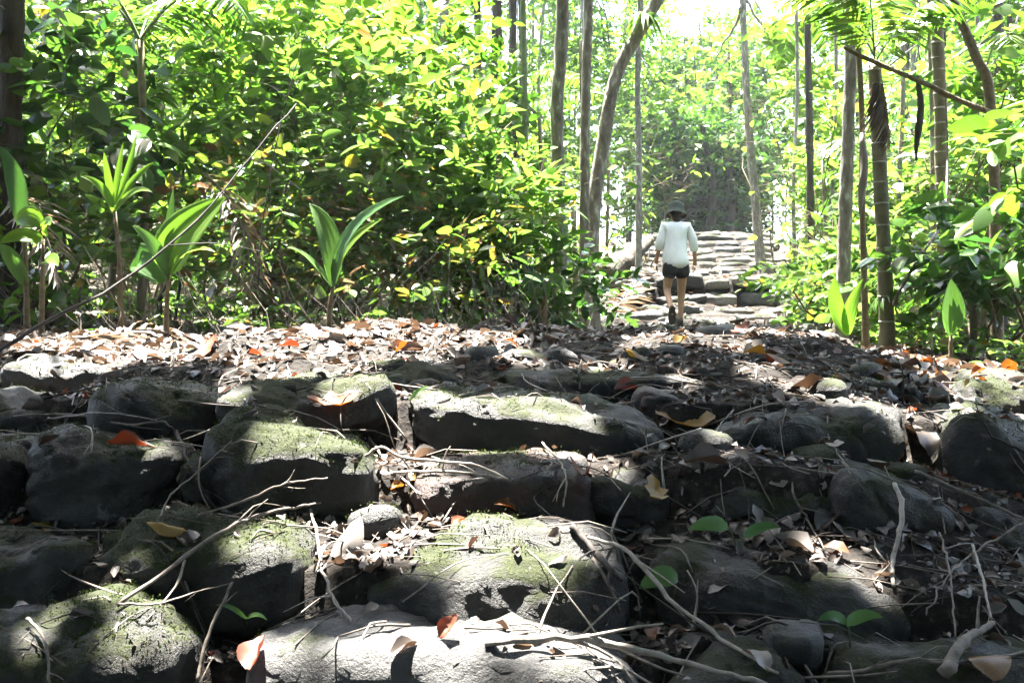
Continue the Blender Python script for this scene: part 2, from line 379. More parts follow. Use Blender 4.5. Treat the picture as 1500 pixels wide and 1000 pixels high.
def fg_stone(x0, x1, ytf, yb, Y, dy, mat='stone', tilt=(0, .12), rz=0, label=None, e=3.6, rough=.10, seed=None, sink=.05, hump=None):
    """stone from its front face in photo pixels and the distance of that face"""
    Ym = Y + dy * .36; w = (x1 - x0) * Ym / FPX; xc = ((x0 + x1) / 2 - 750) * Ym / FPX
    zt = (500 - ytf) * Y / FPX; zb = (500 - yb) * Y / FPX - sink
    add_stone((xc, Y + dy / 2 - .05, (zt + zb) / 2 + .012), (w * 1.07, dy, (zt - zb) * 1.04), seed or int(abs(x0 * 7) + ytf), mat, 26, e, rough, tilt, rz, label, hump)
# lowest row in view
fg_stone(-60, 262, 938, 1120, 2.32, .34, 'stone_moss', (-.03, .06), .05, 'mossy stone with roots hanging over it')
fg_stone(392, 920, 955, 1130, 2.30, .40, 'stone_bare', (.0, .10), -.03, 'broad flat stone with sunlit bare top', 4.5, .06)
fg_stone(960, 1180, 985, 1130, 2.33, .3, 'stone', (.0, .05), .1)
fg_stone(1200, 1600, 985, 1150, 2.36, .36, 'stone', (-.1, .05), -.1)
# second row
fg_stone(-70, 130, 800, 905, 2.66, .32, 'stone_moss', (-.02, .06), .04)
fg_stone(158, 464, 785, 915, 2.62, .40, 'stone_moss', (.02, .10), -.04, 'rounded stone with sunlit bright moss patch', 3.0, .10)
fg_stone(546, 905, 822, 925, 2.58, .46, 'stone', (.0, .20), .02, 'large rounded stone with pale sunlit top and moss on its brow', 3.2, .07, seed=21, hump=(-.05, .14, .05, .10))
fg_stone(955, 1330, 838, 975, 2.66, .50, 'stone', (-.24, .08), -.12, 'dark stone sloping down to the side', 3.0, .09)
fg_stone(1345, 1620, 880, 1010, 2.75, .45, 'stone', (-.1, .05), .1)
# third row
fg_stone(-80, 48, 650, 760, 3.08, .36, 'stone', (0, .05), 0)
fg_stone(54, 268, 645, 765, 3.02, .42, 'stone', (-.03, .06), .03, None, 3.4)
fg_stone(276, 330, 672, 745, 3.08, .25, 'stone', (0, .0), 0, None, 2.8)
fg_stone(318, 548, 632, 728, 3.02, .42, 'stone_moss', (.0, .10), -.05, 'stone with crusty moss and lichen in dappled sun', 3.0, .12)
fg_stone(618, 850, 690, 768, 3.0, .44, 'stone_red', (-.02, .09), .03, 'flat reddish-brown slab with a split front face', 6.0, .05)
fg_stone(842, 972, 705, 770, 3.04, .40, 'stone', (-.06, .08), -.12, None, 3.0)
fg_stone(1030, 1225, 720, 835, 3.02, .42, 'stone', (0, .04), .04)
fg_stone(1205, 1372, 728, 845, 3.0, .46, 'stone', (-.08, .04), -.06)
fg_stone(1385, 1610, 760, 905, 3.06, .50, 'stone', (-.1, .04), .1)
# fourth row
fg_stone(-60, 105, 590, 660, 3.52, .40, 'stone', (0, .05), 0)
fg_stone(160, 328, 572, 630, 3.46, .42, 'stone', (-.03, .06), -.04)
fg_stone(345, 560, 566, 618, 3.44, .48, 'stone_moss', (.03, .10), .05, 'low rounded stone half lit by the sun')
fg_stone(618, 962, 600, 662, 3.36, .46, 'stone', (-.16, .10), -.10, 'long dark plank-like stone with rounded end', 5.0, .05, seed=77)
fg_stone(1045, 1305, 612, 700, 3.40, .52, 'stone', (-.02, .05), .04, 'broad dark stone under a cover of litter')
fg_stone(1380, 1590, 645, 760, 3.36, .55, 'stone', (-.08, .05), -.1)
# upper rows
fg_stone(30, 150, 535, 580, 4.05, .40, 'stone_bare', (0, .08), .1, 'pale rounded stone in full sun')
fg_stone(-90, 20, 560, 600, 4.0, .40, 'stone', (0, .05), 0)
fg_stone(558, 672, 545, 582, 3.95, .42, 'stone_moss', (.02, .06), .1, 'small stone covered in dark green moss', 3.0)
fg_stone(722, 1000, 548, 578, 3.92, .62, 'stone', (.0, .06), -.05, 'flat dark slab behind the long stone', 5.0, .05)
fg_stone(1190, 1335, 560, 610, 3.95, .46, 'stone', (0, .05), .05)
fg_stone(1400, 1545, 562, 640, 4.0, .6, 'stone_moss', (-.2, .04), -.1, 'rounded mossy edge stone beside the undergrowth', 2.8)
fg_stone(775, 905, 513, 535, 4.72, .5, 'stone', (0, .03), .06, None, 5.0, .05)
fg_stone(590, 672, 514, 540, 4.75, .3, 'stone_bare', (0, .05), -.2)
fg_stone(250, 330, 512, 540, 4.8, .35, 'stone', (0, .05), .2)
fg_stone(420, 480, 500, 528, 4.9, .3, 'stone_bare', (0, .05), -.2)
fg_stone(1000, 1090, 520, 545, 4.6, .4, 'stone', (0, .05), .1)
fg_stone(1090, 1172, 482, 506, 6.6, .5, 'stone_pale', (-.04, .05), .1, 'pale sunlit stone at the foot of the far steps', 3.0)
fg_stone(705, 757, 472, 496, 6.2, .25, 'stone_red', (0, 0), .0, 'round reddish stone at the edge of the shrubs', 2.3, .05)
fg_stone(215, 262, 492, 508, 5.6, .25, 'stone', (0, 0), .2); fg_stone(340, 400, 492, 508, 5.5, .25, 'stone_bare', (0, 0), -.2)
fg_stone(545, 585, 492, 506, 5.6, .2, 'stone', (0, 0), .3)
# small packing stones
r_ = np.random.default_rng(5)
for k in range(46):
    y = r_.choice([2.5, 2.85, 3.3, 3.75, 4.3, 5.0]) + r_.uniform(-.06, .1); x = r_.uniform(path_x(y) - 1.7, path_x(y) + 1.8)
    s = r_.uniform(.07, .16)
    add_stone((x, y, float(bed_z(np.array([x]), np.array([y]))[0]) + .0), (s * r_.uniform(1, 1.7), s, s * .75), 300 + k, r_.choice(['stone', 'stone_bare', 'stone_red', 'stone_moss']), 5, 3.0, .1, (0, 0), r_.uniform(0, 3))
# the far flights: rows of stones across the path
far_rows = [(11.38, .06, .2), (11.92, .10, .2), (12.5, .15, .2), (13.05, .21, .22), (13.55, .30, .22), (14.05, .40, .22), (14.55, .51, .22), (15.12, .77, .26), (15.22, 1.02, .26),
            (17.55, 1.31, .22), (18.15, 1.46, .24), (18.75, 1.61, .24), (19.4, 1.76, .24), (20.05, 1.93, .26), (20.7, 2.11, .26), (21.35, 2.29, .26), (22.0, 2.43, .24)]
sd = 500
for (y, zt, h) in far_rows:
    x = path_x(y) - path_hw(y) * r_.uniform(.95, 1.08); xe = path_x(y) + path_hw(y)
    while x < xe:
        w = r_.uniform(.28, .85); sd += 1
        add_stone((x + w / 2, y + r_.uniform(.05, .17), zt - h / 2 + r_.uniform(-.025, .025)), (w, r_.uniform(.4, .6), h * r_.uniform(.55, 1.0)), sd, r_.choice(['stone_pale', 'stone_pale', 'stone', 'stone_bare']), 8, 5.0, .07, (r_.uniform(-.06, .06), .05), r_.uniform(-.15, .15))
        x += w + r_.uniform(-.01, .07)
# slabs lying flat on the landings
for k in range(34):
    y = r_.choice([r_.uniform(7.5, 11.2), r_.uniform(11.4, 14.9), r_.uniform(15.6, 17.4)]); x = path_x(y) + r_.uniform(-.9, .95) * path_hw(y); w = r_.uniform(.25, .5); sd += 1
    add_stone((x, y, float(bed_z(np.array([x]), np.array([y]))[0]) - .015), (w, w * .8, .14), sd, r_.choice(['stone_pale', 'stone', 'stone_bare']), 8, 4.6, .07, (0, 0), r_.uniform(0, 3))
# loose boulders walling the sides of the far flight
for k in range(26):
    y = r_.uniform(11.5, 16.2); sgn = -1 if k % 3 else 1; x = path_x(y) + sgn * path_hw(y) * r_.uniform(1.0, 1.2); w = r_.uniform(.22, .45); sd += 1
    add_stone((x, y, float(np.interp(y, BP[:, 0], BP[:, 1])) + r_.uniform(-.08, .06)), (w, w, w * .75), sd, r_.choice(['stone_moss', 'stone', 'stone_pale']), 5, 2.8, .12, (0, 0), r_.uniform(0, 3))

def soup():
    Vs, Fs, n = [], [], 0
    for V, F in zip(COLV, COLF): Vs.append(V); Fs.append(F + n); n += len(V)
    return BVHTree.FromPolygons(np.concatenate(Vs).tolist(), np.concatenate(Fs).tolist())
BVH = soup(); LAST = [False]; NSOIL = len(COLF[0]) + len(COLF[1])
def drop(x, y, z0=6.0):
    h = BVH.ray_cast(Vector((x, y, z0)), Vector((0, 0, -1)))
    LAST[0] = h[0] is not None and h[2] >= NSOIL
    return (np.array(h[0]), np.array(h[1])) if h[0] is not None else (np.array([x, y, float(ground_z(x, y))]), np.array([0, 0, 1.]))
def hit(px, py):
    d = Vector(P(px, py, 1.0)).normalized(); h = BVH.ray_cast(Vector((0, 0, 0)), d)
    return (np.array(h[0]), np.array(h[1])) if h[0] is not None else (P(px, py, 6.0), np.array([0, 0, 1.]))

# ------------------------------------------------------------------ sunlit gaps: the crowns overhead leave these places open to the sun
LIT = []                                                     # (centre, radius, how empty)
def lit(px, py, rpx, keep=1.0):
    p, _ = hit(px, py); LIT.append((p, (1.5 if py < 560 else 1.1) * rpx * np.linalg.norm(p) / FPX, keep))
for a in [(585, 790, 42), (640, 775, 45), (700, 790, 55), (760, 790, 55), (820, 800, 50), (760, 850, 24), (560, 955, 45), (620, 950, 50), (690, 930, 30), (800, 945, 40), (850, 955, 45),
          (60, 535, 40), (110, 530, 50), (180, 510, 50), (240, 525, 50), (300, 530, 55), (360, 525, 50), (420, 540, 55), (480, 530, 55), (520, 555, 28), (330, 590, 20), (30, 510, 40), (140, 500, 40), (270, 505, 40), (400, 505, 40), (530, 510, 40), (580, 500, 30), 
          (560, 700, 40), (600, 725, 35), (540, 740, 30), (480, 760, 22), (510, 810, 22), (600, 610, 40), (640, 590, 24), (690, 650, 34), (740, 655, 30), (820, 665, 22), (560, 655, 22),
          (390, 785, 36), (430, 790, 26), (410, 640, 26), (450, 650, 22), (700, 500, 40), (650, 500, 30), (610, 520, 30), (800, 585, 26), (850, 605, 20), (880, 540, 24), (760, 520, 20),
          (1180, 575, 26), (1230, 580, 22), (1330, 655, 22), (1250, 830, 26), (1215, 820, 18), (1400, 600, 20), (1060, 640, 14), (385, 975, 26), (240, 912, 30), (200, 925, 20), (160, 860, 12),
          (1060, 500, 26), (1140, 490, 40), (960, 500, 26), (1000, 560, 12), (1110, 540, 14), (1440, 560, 40), (1480, 590, 40), (1470, 540, 60), (1400, 520, 40), (230, 720, 12), (60, 930, 8), (700, 880, 10), (900, 700, 12)]:
    lit(*a)
for y in np.arange(9.5, 24, 1.1):                           # the far part of the path lies in the open
    LIT.append((np.array([path_x(y) + .1, y, float(np.interp(y, BP[:, 0], BP[:, 1]))]), 1.6, .95))
NBASE = len(LIT)
for px, py, Y, r in [(640, 300, 8.5, 1.1), (520, 200, 8.8, 1.3), (400, 120, 9, 1.3), (420, 300, 8, 1.0), (600, 90, 10, 1.2), (740, 330, 9, .8), (270, 360, 5.5, .5), (180, 340, 5.9, .5), (500, 370, 5.5, .45), (60, 350, 5.7, .4), (1400, 300, 8, 1.0), (1480, 240, 5.9, .5), (1300, 300, 11, 1.4), (1230, 200, 13, 1.5), (1330, 420, 8, .6), (1000, 250, 20, 3), (1100, 250, 20, 3),
                     (1240, 450, 5.7, .35), (1390, 460, 5.6, .35), (1150, 330, 15, 2.0), (900, 300, 17, 1.6), (1450, 250, 13, 1.5)]:
    LIT.append((P(px, py, Y), r * 1.35, .95))
NPATH = len(LIT)
LC = np.array([a[0] for a in LIT]); LR = np.array([a[1] for a in LIT]); LK = np.array([a[2] for a in LIT])
def open_to_sun(pos, pad=.17, n=None):
    """True where a leaf at pos would shade one of the sunlit places"""
    out = np.zeros(len(pos), bool); rr = RNG.random(len(pos))
    for c, r, k in list(zip(LC, LR, LK))[:n]:
        d = pos - c; t = d @ SUN_DIR; q = np.linalg.norm(d - t[:, None] * SUN_DIR, axis=1)
        out |= (t > .9) & (q < r + pad) & (rr < k)
    return out

A = np.array
# ------------------------------------------------------------------ foliage builders
T_FINE = [leaf_tpl(FINE, w, f, d) for w, f, d in ((.24, .3, .12), (.28, .15, .25), (.21, .4, .02), (.26, -.1, .3))]
T_MID = [leaf_tpl(MID, w, f, d) for w, f, d in ((.24, .3, .12), (.29, .15, .25), (.22, .4, .02))]
T_NARROW = [leaf_tpl(MID, w, f, d) for w, f, d in ((.15, .3, .2), (.13, .15, .35), (.17, .4, .1))]
T_ROUND = [leaf_tpl(MID, w, f, d, .75) for w, f, d in ((.36, .2, .15), (.4, .1, .25), (.33, .3, .05))]
T_KITE = [leaf_tpl(KITE, w, f, d) for w, f, d in ((.26, .3, .15), (.31, .1, .3), (.22, .4, .02))]
T_LEAFLET = leaf_tpl(KITE, .065, .5, .35); T_LEAFLET2 = leaf_tpl(MID, .06, .5, .3)
def in_view_top(pos, slack=.35):
    return pos[:, 2] < .346 * pos[:, 1] + slack
def spray(center, radii, n_twigs, per, leaf, twig_len, flat=.55, shell=.45, up=.25):
    """twigs spread through an ellipsoid with alternate leaves along each: returns leaf pos/M/scale and twig ends"""
    d = nrm(RNG.normal(size=(n_twigs, 3))); rad = RNG.random(n_twigs) ** shell
    q = np.asarray(center) + d * rad[:, None] * np.asarray(radii)
    td = nrm(d * np.array([1, 1, .5]) + np.array([0, 0, up]) + RNG.normal(size=(n_twigs, 3)) * .45)
    tl = twig_len * RNG.uniform(.6, 1.3, n_twigs)
    t = (np.arange(per) + .5) / per
    pos = q[:, None] + td[:, None] * (tl[:, None] * t[None])[..., None]
    pos[..., 2] -= .25 * (tl[:, None] * t[None] ** 2)
    side = nrm(np.cross(td, np.array([0, 0, 1.])) + 1e-6)
    sg = np.where(np.arange(per) % 2 == 0, 1, -1)[None, :, None]
    ld = nrm(td[:, None] * .55 + side[:, None] * sg * .8 + RNG.normal(size=pos.shape) * .35 + np.array([0, 0, -.08]))
    ln = nrm(np.array([0, 0, 1.]) + RNG.normal(size=pos.shape) * flat)
    pos = pos.reshape(-1, 3); Mx = basis(ld.reshape(-1, 3), ln.reshape(-1, 3))
    sc = leaf * RNG.uniform(.55, 1.25, len(pos))
    return pos, Mx, sc, q, q + td * tl[:, None]
def twig_mesh(a, b, r=.004):
    """three-sided twigs"""
    k = len(a); d = nrm(b - a); M_ = basis(d, np.array([.3, .2, .9])); ang = np.arange(3) * 2.094
    ring = np.stack([np.cos(ang), 0 * ang, np.sin(ang)], -1) * r
    A = np.einsum('kij,nj->kni', M_, ring); V = np.concatenate([A + a[:, None], A * .5 + b[:, None]], 1).reshape(-1, 3)
    f = []
    for i in range(3): j = (i + 1) % 3; f += [(i, j, 3 + j), (i, 3 + j, 3 + i)]
    F = (np.array(f)[None] + (np.arange(k) * 6)[:, None, None]).reshape(-1, 3)
    return V, F, .5
def wavy(a, b, n=8, amp=.06, seed=0):
    r = np.random.default_rng(seed); t = np.linspace(0, 1, n)[:, None]
    p = np.asarray(a) * (1 - t) + np.asarray(b) * t
    L = np.linalg.norm(np.asarray(b) - np.asarray(a))
    w = np.cumsum(r.normal(size=(n, 3)), 0); w = w - w[0] - (w[-1] - w[0]) * t
    return p + w * amp * L / n * 1.5
SEED = [1000]
def shrub(label, group, base, center, radii, n_twigs, per=8, leaf=.155, mat='leaf', tpls=T_MID, parts=0, twig_len=.40, name='shrub', stems=5, flat=.55, cull=False, cat='shrub'):
    SEED[0] += 1; r = np.random.default_rng(SEED[0]); base = np.asarray(base, float); center = np.asarray(center, float)
    o = thing(name, base, label, cat, group)
    n_twigs = int(n_twigs * .82)
    pos, Mx, sc, a, b = spray(center, radii, n_twigs, per, leaf, twig_len, flat)
    ok = pos[:, 2] > ground_z(pos[:, 0], pos[:, 1]) + .03
    ok &= ~open_to_sun(pos, .06, NBASE)
    pos, Mx, sc = pos[ok], Mx[ok], sc[ok]
    st = []
    for k in range(stems):
        e = center + nrm(r.normal(size=3)) * np.asarray(radii) * .55
        p = wavy(base + np.array([r.normal() * .08, r.normal() * .08, -.05]), e, 9, .35, SEED[0] * 10 + k)
        st.append(tube(p, np.linspace(.016, .006, 9), 5, cap=False))
    st.append(twig_mesh(a, b, .0035))
    V, F, q = cat_meshes(st); link('stems', mesh('stems', V - base, F, M['stem']), o)
    if parts:                                                # the leaves that show largest, one by one
        dist = np.linalg.norm(pos, axis=1) - .6 * sc / leaf; idx = np.argsort(dist)[:parts]
        keep = np.ones(len(pos), bool); keep[idx] = False
        for i in idx:
            l = link('leaf', LEAF_ME[(mat, int(r.integers(0, 4)))], o)
            m4 = np.eye(4); m4[:3, :3] = Mx[i] * sc[i]; m4[:3, 3] = pos[i] - base
            l.matrix_local = m4.tolist() and __import__('mathutils').Matrix(m4.tolist())
        pos, Mx, sc = pos[keep], Mx[keep], sc[keep]
    V, F, q = scatter_multi(tpls, pos, Mx, sc, r.random(len(pos)))
    tag(link('foliage', mesh('foliage', V - base, F, M[mat], q), o), kind='stuff')
    return o
LEAF_ME = {(m, k): mesh('leaf', *T_FINE[k], M[m]) for m in ('leaf', 'leaf_dark', 'leaf_far', 'leaf_pale', 'leaf_old') for k in range(4)}
def frond(base, az, el, L, n=26, leaflet=.32, droop=.9, stiff=.35, wid=1.0, seed=0, tpl=T_LEAFLET, hang=.25):
    """one pinnate palm leaf: rachis tube and leaflets"""
    r = np.random.default_rng(seed); t = np.linspace(0, 1, 14)
    h = np.array([math.sin(az), math.cos(az), 0]); ang = el - droop * t ** 1.4
    dx = np.cumsum(np.cos(ang)) - math.cos(el); dz = np.cumsum(np.sin(ang)) - math.sin(el)
    pts = np.asarray(base) + (dx[:, None] * h + dz[:, None] * np.array([0, 0, 1.])) * (L / 13)
    rt = tube(pts, np.linspace(.012, .003, 14) * (L / 1.5) ** .5, 4, cap=False)
    tt = np.linspace(.16, .99, n); tan = nrm(np.gradient(pts, axis=0)); pos = []; ld = []; sc = []; ln = []
    p = np.stack([np.interp(tt, t, pts[:, k]) for k in range(3)], -1); tg = nrm(np.stack([np.interp(tt, t, tan[:, k]) for k in range(3)], -1))
    side = nrm(np.cross(tg, np.array([0, 0, 1.])) + 1e-6); nn = np.cross(side, tg)
    for s in (-1, 1):
        pos.append(p); ld.append(tg * (stiff + .5 * tt[:, None] ** 2) + side * s * .9 + np.array([0, 0, -hang]) + r.normal(size=p.shape) * .08)
        ln.append(nn + side * s * -.35 + r.normal(size=p.shape) * .15); sc.append(leaflet * wid * np.sin(np.pi * (tt * .82 + .12)) ** .7 * r.uniform(.85, 1.1, n))
    pos, ld, ln, sc = map(np.concatenate, (pos, ld, ln, sc))
    ok = ~open_to_sun(pos, .1, NBASE); pos, ld, ln, sc = pos[ok], ld[ok], ln[ok], sc[ok]
    if len(pos) == 0: pos, ld, ln, sc = p[:1], tg[:1], nn[:1], A([.01])
    lf = scatter(tpl, pos, basis(ld, nrm(ln)), sc, r.random(len(pos)) * .3 + r.random() * .6)
    return rt, lf
def palm_fronds(o, origin, specs, mat='palm', stemmat='bark_green', name='frond'):
    for k, s in enumerate(specs):
        rt, lf = frond(seed=SEED[0] * 31 + k, **s); SEED[0] += 1
        if len(lf[1]) < .8 * 2 * s.get('n', 26) * 8 * (.5 if 'tpl' not in s else 1): continue
        f = link(name, mesh('leaflets', lf[0] - origin, lf[1], M[mat], lf[2]), o)
        link('midrib', mesh('midrib', rt[0] - origin, rt[1], M[stemmat]), f)
def trunk_mesh(pts, r0, r1, mat, sides=12, rough=.05, n=28, seed=0, flare=.35):
    c = curve(pts, n); t = np.linspace(0, 1, n); rad = r0 + (r1 - r0) * t + r0 * flare * np.exp(-t * 14)
    return tube(c, rad, sides, rough, seed), c, rad

# ------------------------------------------------------------------ trees that can be told apart
def px_pts(pts, Y): return [P(a, b, Y) for a, b in pts]
def crown_mesh(o, base, blobs, mat, leaf, per=9, tpls=T_KITE, flat=.6, above=False, cull=True, name='crown'):
    out, tw = [], []
    for c, rad, nt in blobs:
        pos, Mx, sc, a, b = spray(c, rad, nt, per, leaf, leaf * 2.6, flat, .4)
        ok = np.ones(len(pos), bool)
        if cull:
            for tt in (.12, .5, .88): ok &= ~open_to_sun(pos + Mx[:, :, 1] * (sc * tt)[:, None], (.27 if tt == .5 else .16) * sc)
        if above: ok &= ~in_view_top(pos)
        ok &= pos[:, 2] > ground_z(pos[:, 0], pos[:, 1]) + .05
        tw.append((a[ok.reshape(nt, per).any(1)], b[ok.reshape(nt, per).any(1)]))
        if ok.any(): out.append(scatter_multi(tpls, pos[ok], Mx[ok], sc[ok], RNG.random(ok.sum())))
    if not out: return
    V, F, q = cat_meshes(out); tag(link(name, mesh(name, V - base, F, M[mat], q), o), kind='stuff')
    return tw
def tree(label, pts, Y, r0, r1, mat='bark', blobs=(), leafmat='leaf_far', leaf=.2, group=None, name='forest_tree', rings=0, above=True, limbs=3, cat='tree', cull=True, flare=.35):
    SEED[0] += 1
    w = px_pts(pts, Y) if isinstance(pts[0], tuple) else [np.asarray(p) for p in pts]
    b = w[0].copy(); gz = float(ground_z(b[0], b[1])); b[2] = min(gz - .04, b[2]) ; w[0] = b
    o = thing(name, b, label, cat, group)
    (V, F, q), c, rad = trunk_mesh(w, r0, r1, mat, 12, .06, 34, SEED[0], flare)
    tr = link('trunk', mesh('trunk', V - b, F, M[mat]), o)
    for k in range(rings):
        t = (k + .6) / rings; i = t * (len(c) - 1); p = np.array([np.interp(i, np.arange(len(c)), c[:, m]) for m in range(3)]); rr = np.interp(i, np.arange(len(c)), rad)
        a = np.stack([p + np.array([0, 0, z]) for z in (-.007, 0, .007)]); v = tube(a, np.array([rr * 1.0, rr * 1.07, rr * 1.0]), 12, .02, k)
        link('leaf_scar', mesh('leaf_scar', v[0] - b, v[1], M['ring']), tr)
    top = c[-1]; lm = []
    for k, (bc, br, nt) in enumerate(blobs):
        for m in range(limbs):
            s = c[int(len(c) * RNG.uniform(.75, .98))]; e = np.asarray(bc) + RNG.normal(size=3) * np.asarray(br) * .45
            if above and e[2] < .346 * e[1] + .5: continue
            lm.append(tube(wavy(s, e, 9, .3, SEED[0] * 7 + k * 5 + m), np.linspace(r1 * .7, .012, 9), 6, .05, m, False))
    if len(lm) > 2 or len(lm) == 1: V, F, q = cat_meshes(lm); link('limbs', mesh('limbs', V - b, F, M[mat]), o)
    if blobs: crown_mesh(o, b, blobs, leafmat, leaf, above=above, cull=cull)
    return o, c
A = np.array
o, c = tree('dark rough trunk at the edge of the left thicket with broad shading crown', [(10, 470), (8, 300), (14, 120), (20, -80), (40, -900)], 6.6, .10, .07, 'bark_dark', [(A([-2.6, 5.6, 6.4]), (3.9, 5.4, 1.6), 2000), (A([-1.5, 4.8, 6.4]), (1.9, 1.5, .7), 800)], 'leaf_dark', name='shade_tree', leaf=.3)  # second clump is added out of view to darken the left near steps
o, c = tree('lichen-speckled straight trunk standing in front of the leaning tree', [(822, 452), (819, 300), (816, 150), (824, 0), (828, -700)], 9.0, .062, .055, 'bark', [(A([.5, 5.8, 6.6]), (3.4, 5.2, 1.6), 2600)], 'leaf_dark', name='slender_tree', leaf=.3)
o, c = tree('thin lichened trunk beside the leaning tree', [(855, 448), (856, 300), (859, 100), (862, 0), (864, -500)], 9.7, .05, .043, 'bark', [(A([1.0, 13.6, 8.2]), (1.6, 1.6, 1.0), 110), (A([1.72, 14.25, 7.2]), (.75, .6, .5), 150)], name='slender_tree', cull=False, leaf=.24)  # the smaller clump is added above the view to shade the walker
o, c = tree('leaning grey trunk with a tuft of ferns growing at its bend', [(866, 436), (868, 330), (882, 220), (903, 110), (945, 32), (1010, -90), (1060, -240)], 10.2, .078, .058, 'bark', [(A([3.4, 12, 6.8]), (1.8, 1.8, 1.0), 110)], name='leaning_tree')
fern_at = P(944, 30, 10.1)
fo = thing('epiphyte_fern', fern_at, 'tuft of strap ferns perched on the leaning trunk', 'fern')
for k in range(26):
    az = k * 2.4; L = RNG.uniform(.22, .42); t = np.linspace(0, 1, 6)[:, None]; h = A([math.sin(az), math.cos(az), 0])
    p = A([0, 0, .02]) + h * L * t * .8 + A([0, 0, 1]) * (L * (.7 * t - 1.3 * t * t)); side = A([-h[1], h[0], 0]) * .02 * np.sin(np.pi * (t * .9 + .08))
    V = np.concatenate([p - side, p + side]); n = 6
    F = np.concatenate([np.stack([np.arange(5), np.arange(1, 6), np.arange(7, 12)], 1), np.stack([np.arange(5), np.arange(7, 12), np.arange(6, 11)], 1)])
    link('leaf', mesh('leaf', V, F, M['palm'], RNG.random(10) * .2 + .5), fo)
tree('thin green cane trunk behind the shrubs', [(768, 430), (769, 200), (766, 0), (764, -300)], 11.2, .037, .033, 'bark_green', [(A([.1, 13, 7.2]), (1.3, 1.3, .8), 50)], name='cane_tree')
tree('pale grey trunk half hidden behind the shrub crowns', [(640, 420), (645, 200), (650, 60), (655, -200)], 12.6, .065, .055, 'bark', [(A([-1, 14, 7.5]), (1.8, 1.8, 1.2), 90)], name='slender_tree')
tree('dark trunk in the shade behind the cane', [(722, 420), (726, 200), (728, 0), (730, -200)], 13.5, .075, .065, 'bark_dark', [(A([-.2, 15, 8]), (1.8, 1.8, 1.2), 90)], name='slender_tree')
tree('dark crooked trunk deep in the left shade', [(690, 420), (688, 250), (700, 100), (694, -150)], 14.5, .06, .05, 'bark_dark', [(A([-1.2, 16, 8.4]), (1.6, 1.6, 1.2), 80)], name='slender_tree')
tree('slim dark trunk next to the green cane', [(757, 420), (756, 220), (752, 60), (756, -150)], 13.0, .045, .04, 'bark_dark', [(A([.2, 15, 7.8]), (1.4, 1.4, 1.2), 70)], name='slender_tree')
tree('slim pale trunk rising behind the leaning tree', [(935, 400), (936, 250), (934, 120), (938, 0), (938, -150)], 15.5, .05, .042, 'bark', [(A([1.8, 16.5, 7.4]), (1.2, 1.2, 1.0), 60)], name='slender_tree')
o, c = tree('grey lichened trunk left of the ringed palm', [(1231, 486), (1237, 350), (1242, 200), (1247, 0), (1250, -800)], 9.0, .064, .05, 'bark', [(A([2.7, 5.4, 6.6]), (2.9, 4.8, 1.6), 2300), (A([.8, 4.6, 6.4]), (2.0, 1.5, .7), 900)], 'leaf_dark', name='slender_tree', leaf=.3)  # second clump, unseen overhead, added to deepen shade on the right near steps
ringed, c = tree('green-brown ringed palm trunk with a skirt of dead fronds', [(1301, 524), (1294, 350), (1286, 200), (1281, 95)], 7.6, .058, .048, 'bark_palm', rings=15, name='palm_tree', cat='palm', flare=.15)
pb = A(ringed.location); top = c[-1]
palm_fronds(ringed, pb, [dict(base=top + A([0, 0, .03 * k]), az=a, el=e, L=l, n=24, leaflet=.36, droop=1.3) for k, (a, e, l) in enumerate([(2.2, 1.1, .9), (3.6, 1.2, .9), (-.9, 1.2, 1.1), (.6, 1.2, 1.1), (1.4, 1.0, .9), (-1.9, 1.1, .9)])])
palm_fronds(ringed, pb, [dict(base=top + A([.03 * math.sin(a), .03 * math.cos(a), -.02]), az=a, el=-1.35, L=l, n=18, leaflet=.3, droop=.2, hang=2.4, stiff=1.1) for a, l in [(2.0, .62), (1.2, .5), (2.9, .4)]], 'dry_frond', 'twig', 'dead_frond')
o, c = tree('thin stem with a hanging brown leaf sheath', [(1269, 478), (1263, 300), (1262, 150), (1252, -20), (1246, -250)], 8.3, .026, .022, 'stem', [(A([3.0, 10, 6.5]), (.9, .9, .6), 30)], name='sapling')
tree('ringed palm trunk standing behind the vine', [(1386, 474), (1381, 300), (1377, 150), (1372, 0), (1370, -420)], 8.6, .056, .05, 'bark_palm', [(A([3.8, 9.6, 5.9]), (1.2, 1.2, .6), 40)], rings=26, name='palm_tree', cat='palm', flare=.15)
tree('thin pale stem close behind the second ringed palm', [(1366, 470), (1366, 250), (1361, 0), (1358, -250)], 9.6, .024, .02, 'bark', [(A([4, 11, 7]), (.9, .9, .6), 30)], name='sapling')
tree('dark slim trunk between the path and the lichened trunk', [(1196, 474), (1188, 340), (1186, 200), (1182, 0), (1180, -120)], 12.6, .052, .038, 'bark_dark', [(A([3.9, 13.5, 6.8]), (1.5, 1.4, 1.2), 70)], name='slender_tree')
tree('pale orange-brown trunk at the edge of the upper steps', [(1117, 398), (1107, 300), (1098, 200), (1092, 100), (1088, 0), (1086, -60)], 17.8, .085, .05, 'bark', [(A([4.9, 18.6, 7.6]), (1.4, 1.4, 1.2), 70), (P(1120, 60, 18), (.9, .9, .6), 30)], above=False, name='slender_tree')
tree('dark trunk high behind the right shrub', [(1466, 400), (1464, 150), (1461, 0), (1460, -150)], 11.4, .06, .055, 'bark_dark', [(A([5.6, 12.5, 7.0]), (1.6, 1.6, 1.2), 80)], name='slender_tree')
tree('leaning brown stem forking above the right thicket', [(1462, 300), (1452, 165), (1428, 80), (1396, 0), (1370, -90)], 8.2, .045, .03, 'stem', [(A([3.6, 9, 5.4]), (1.0, 1.0, .6), 40)], name='leaning_sapling')
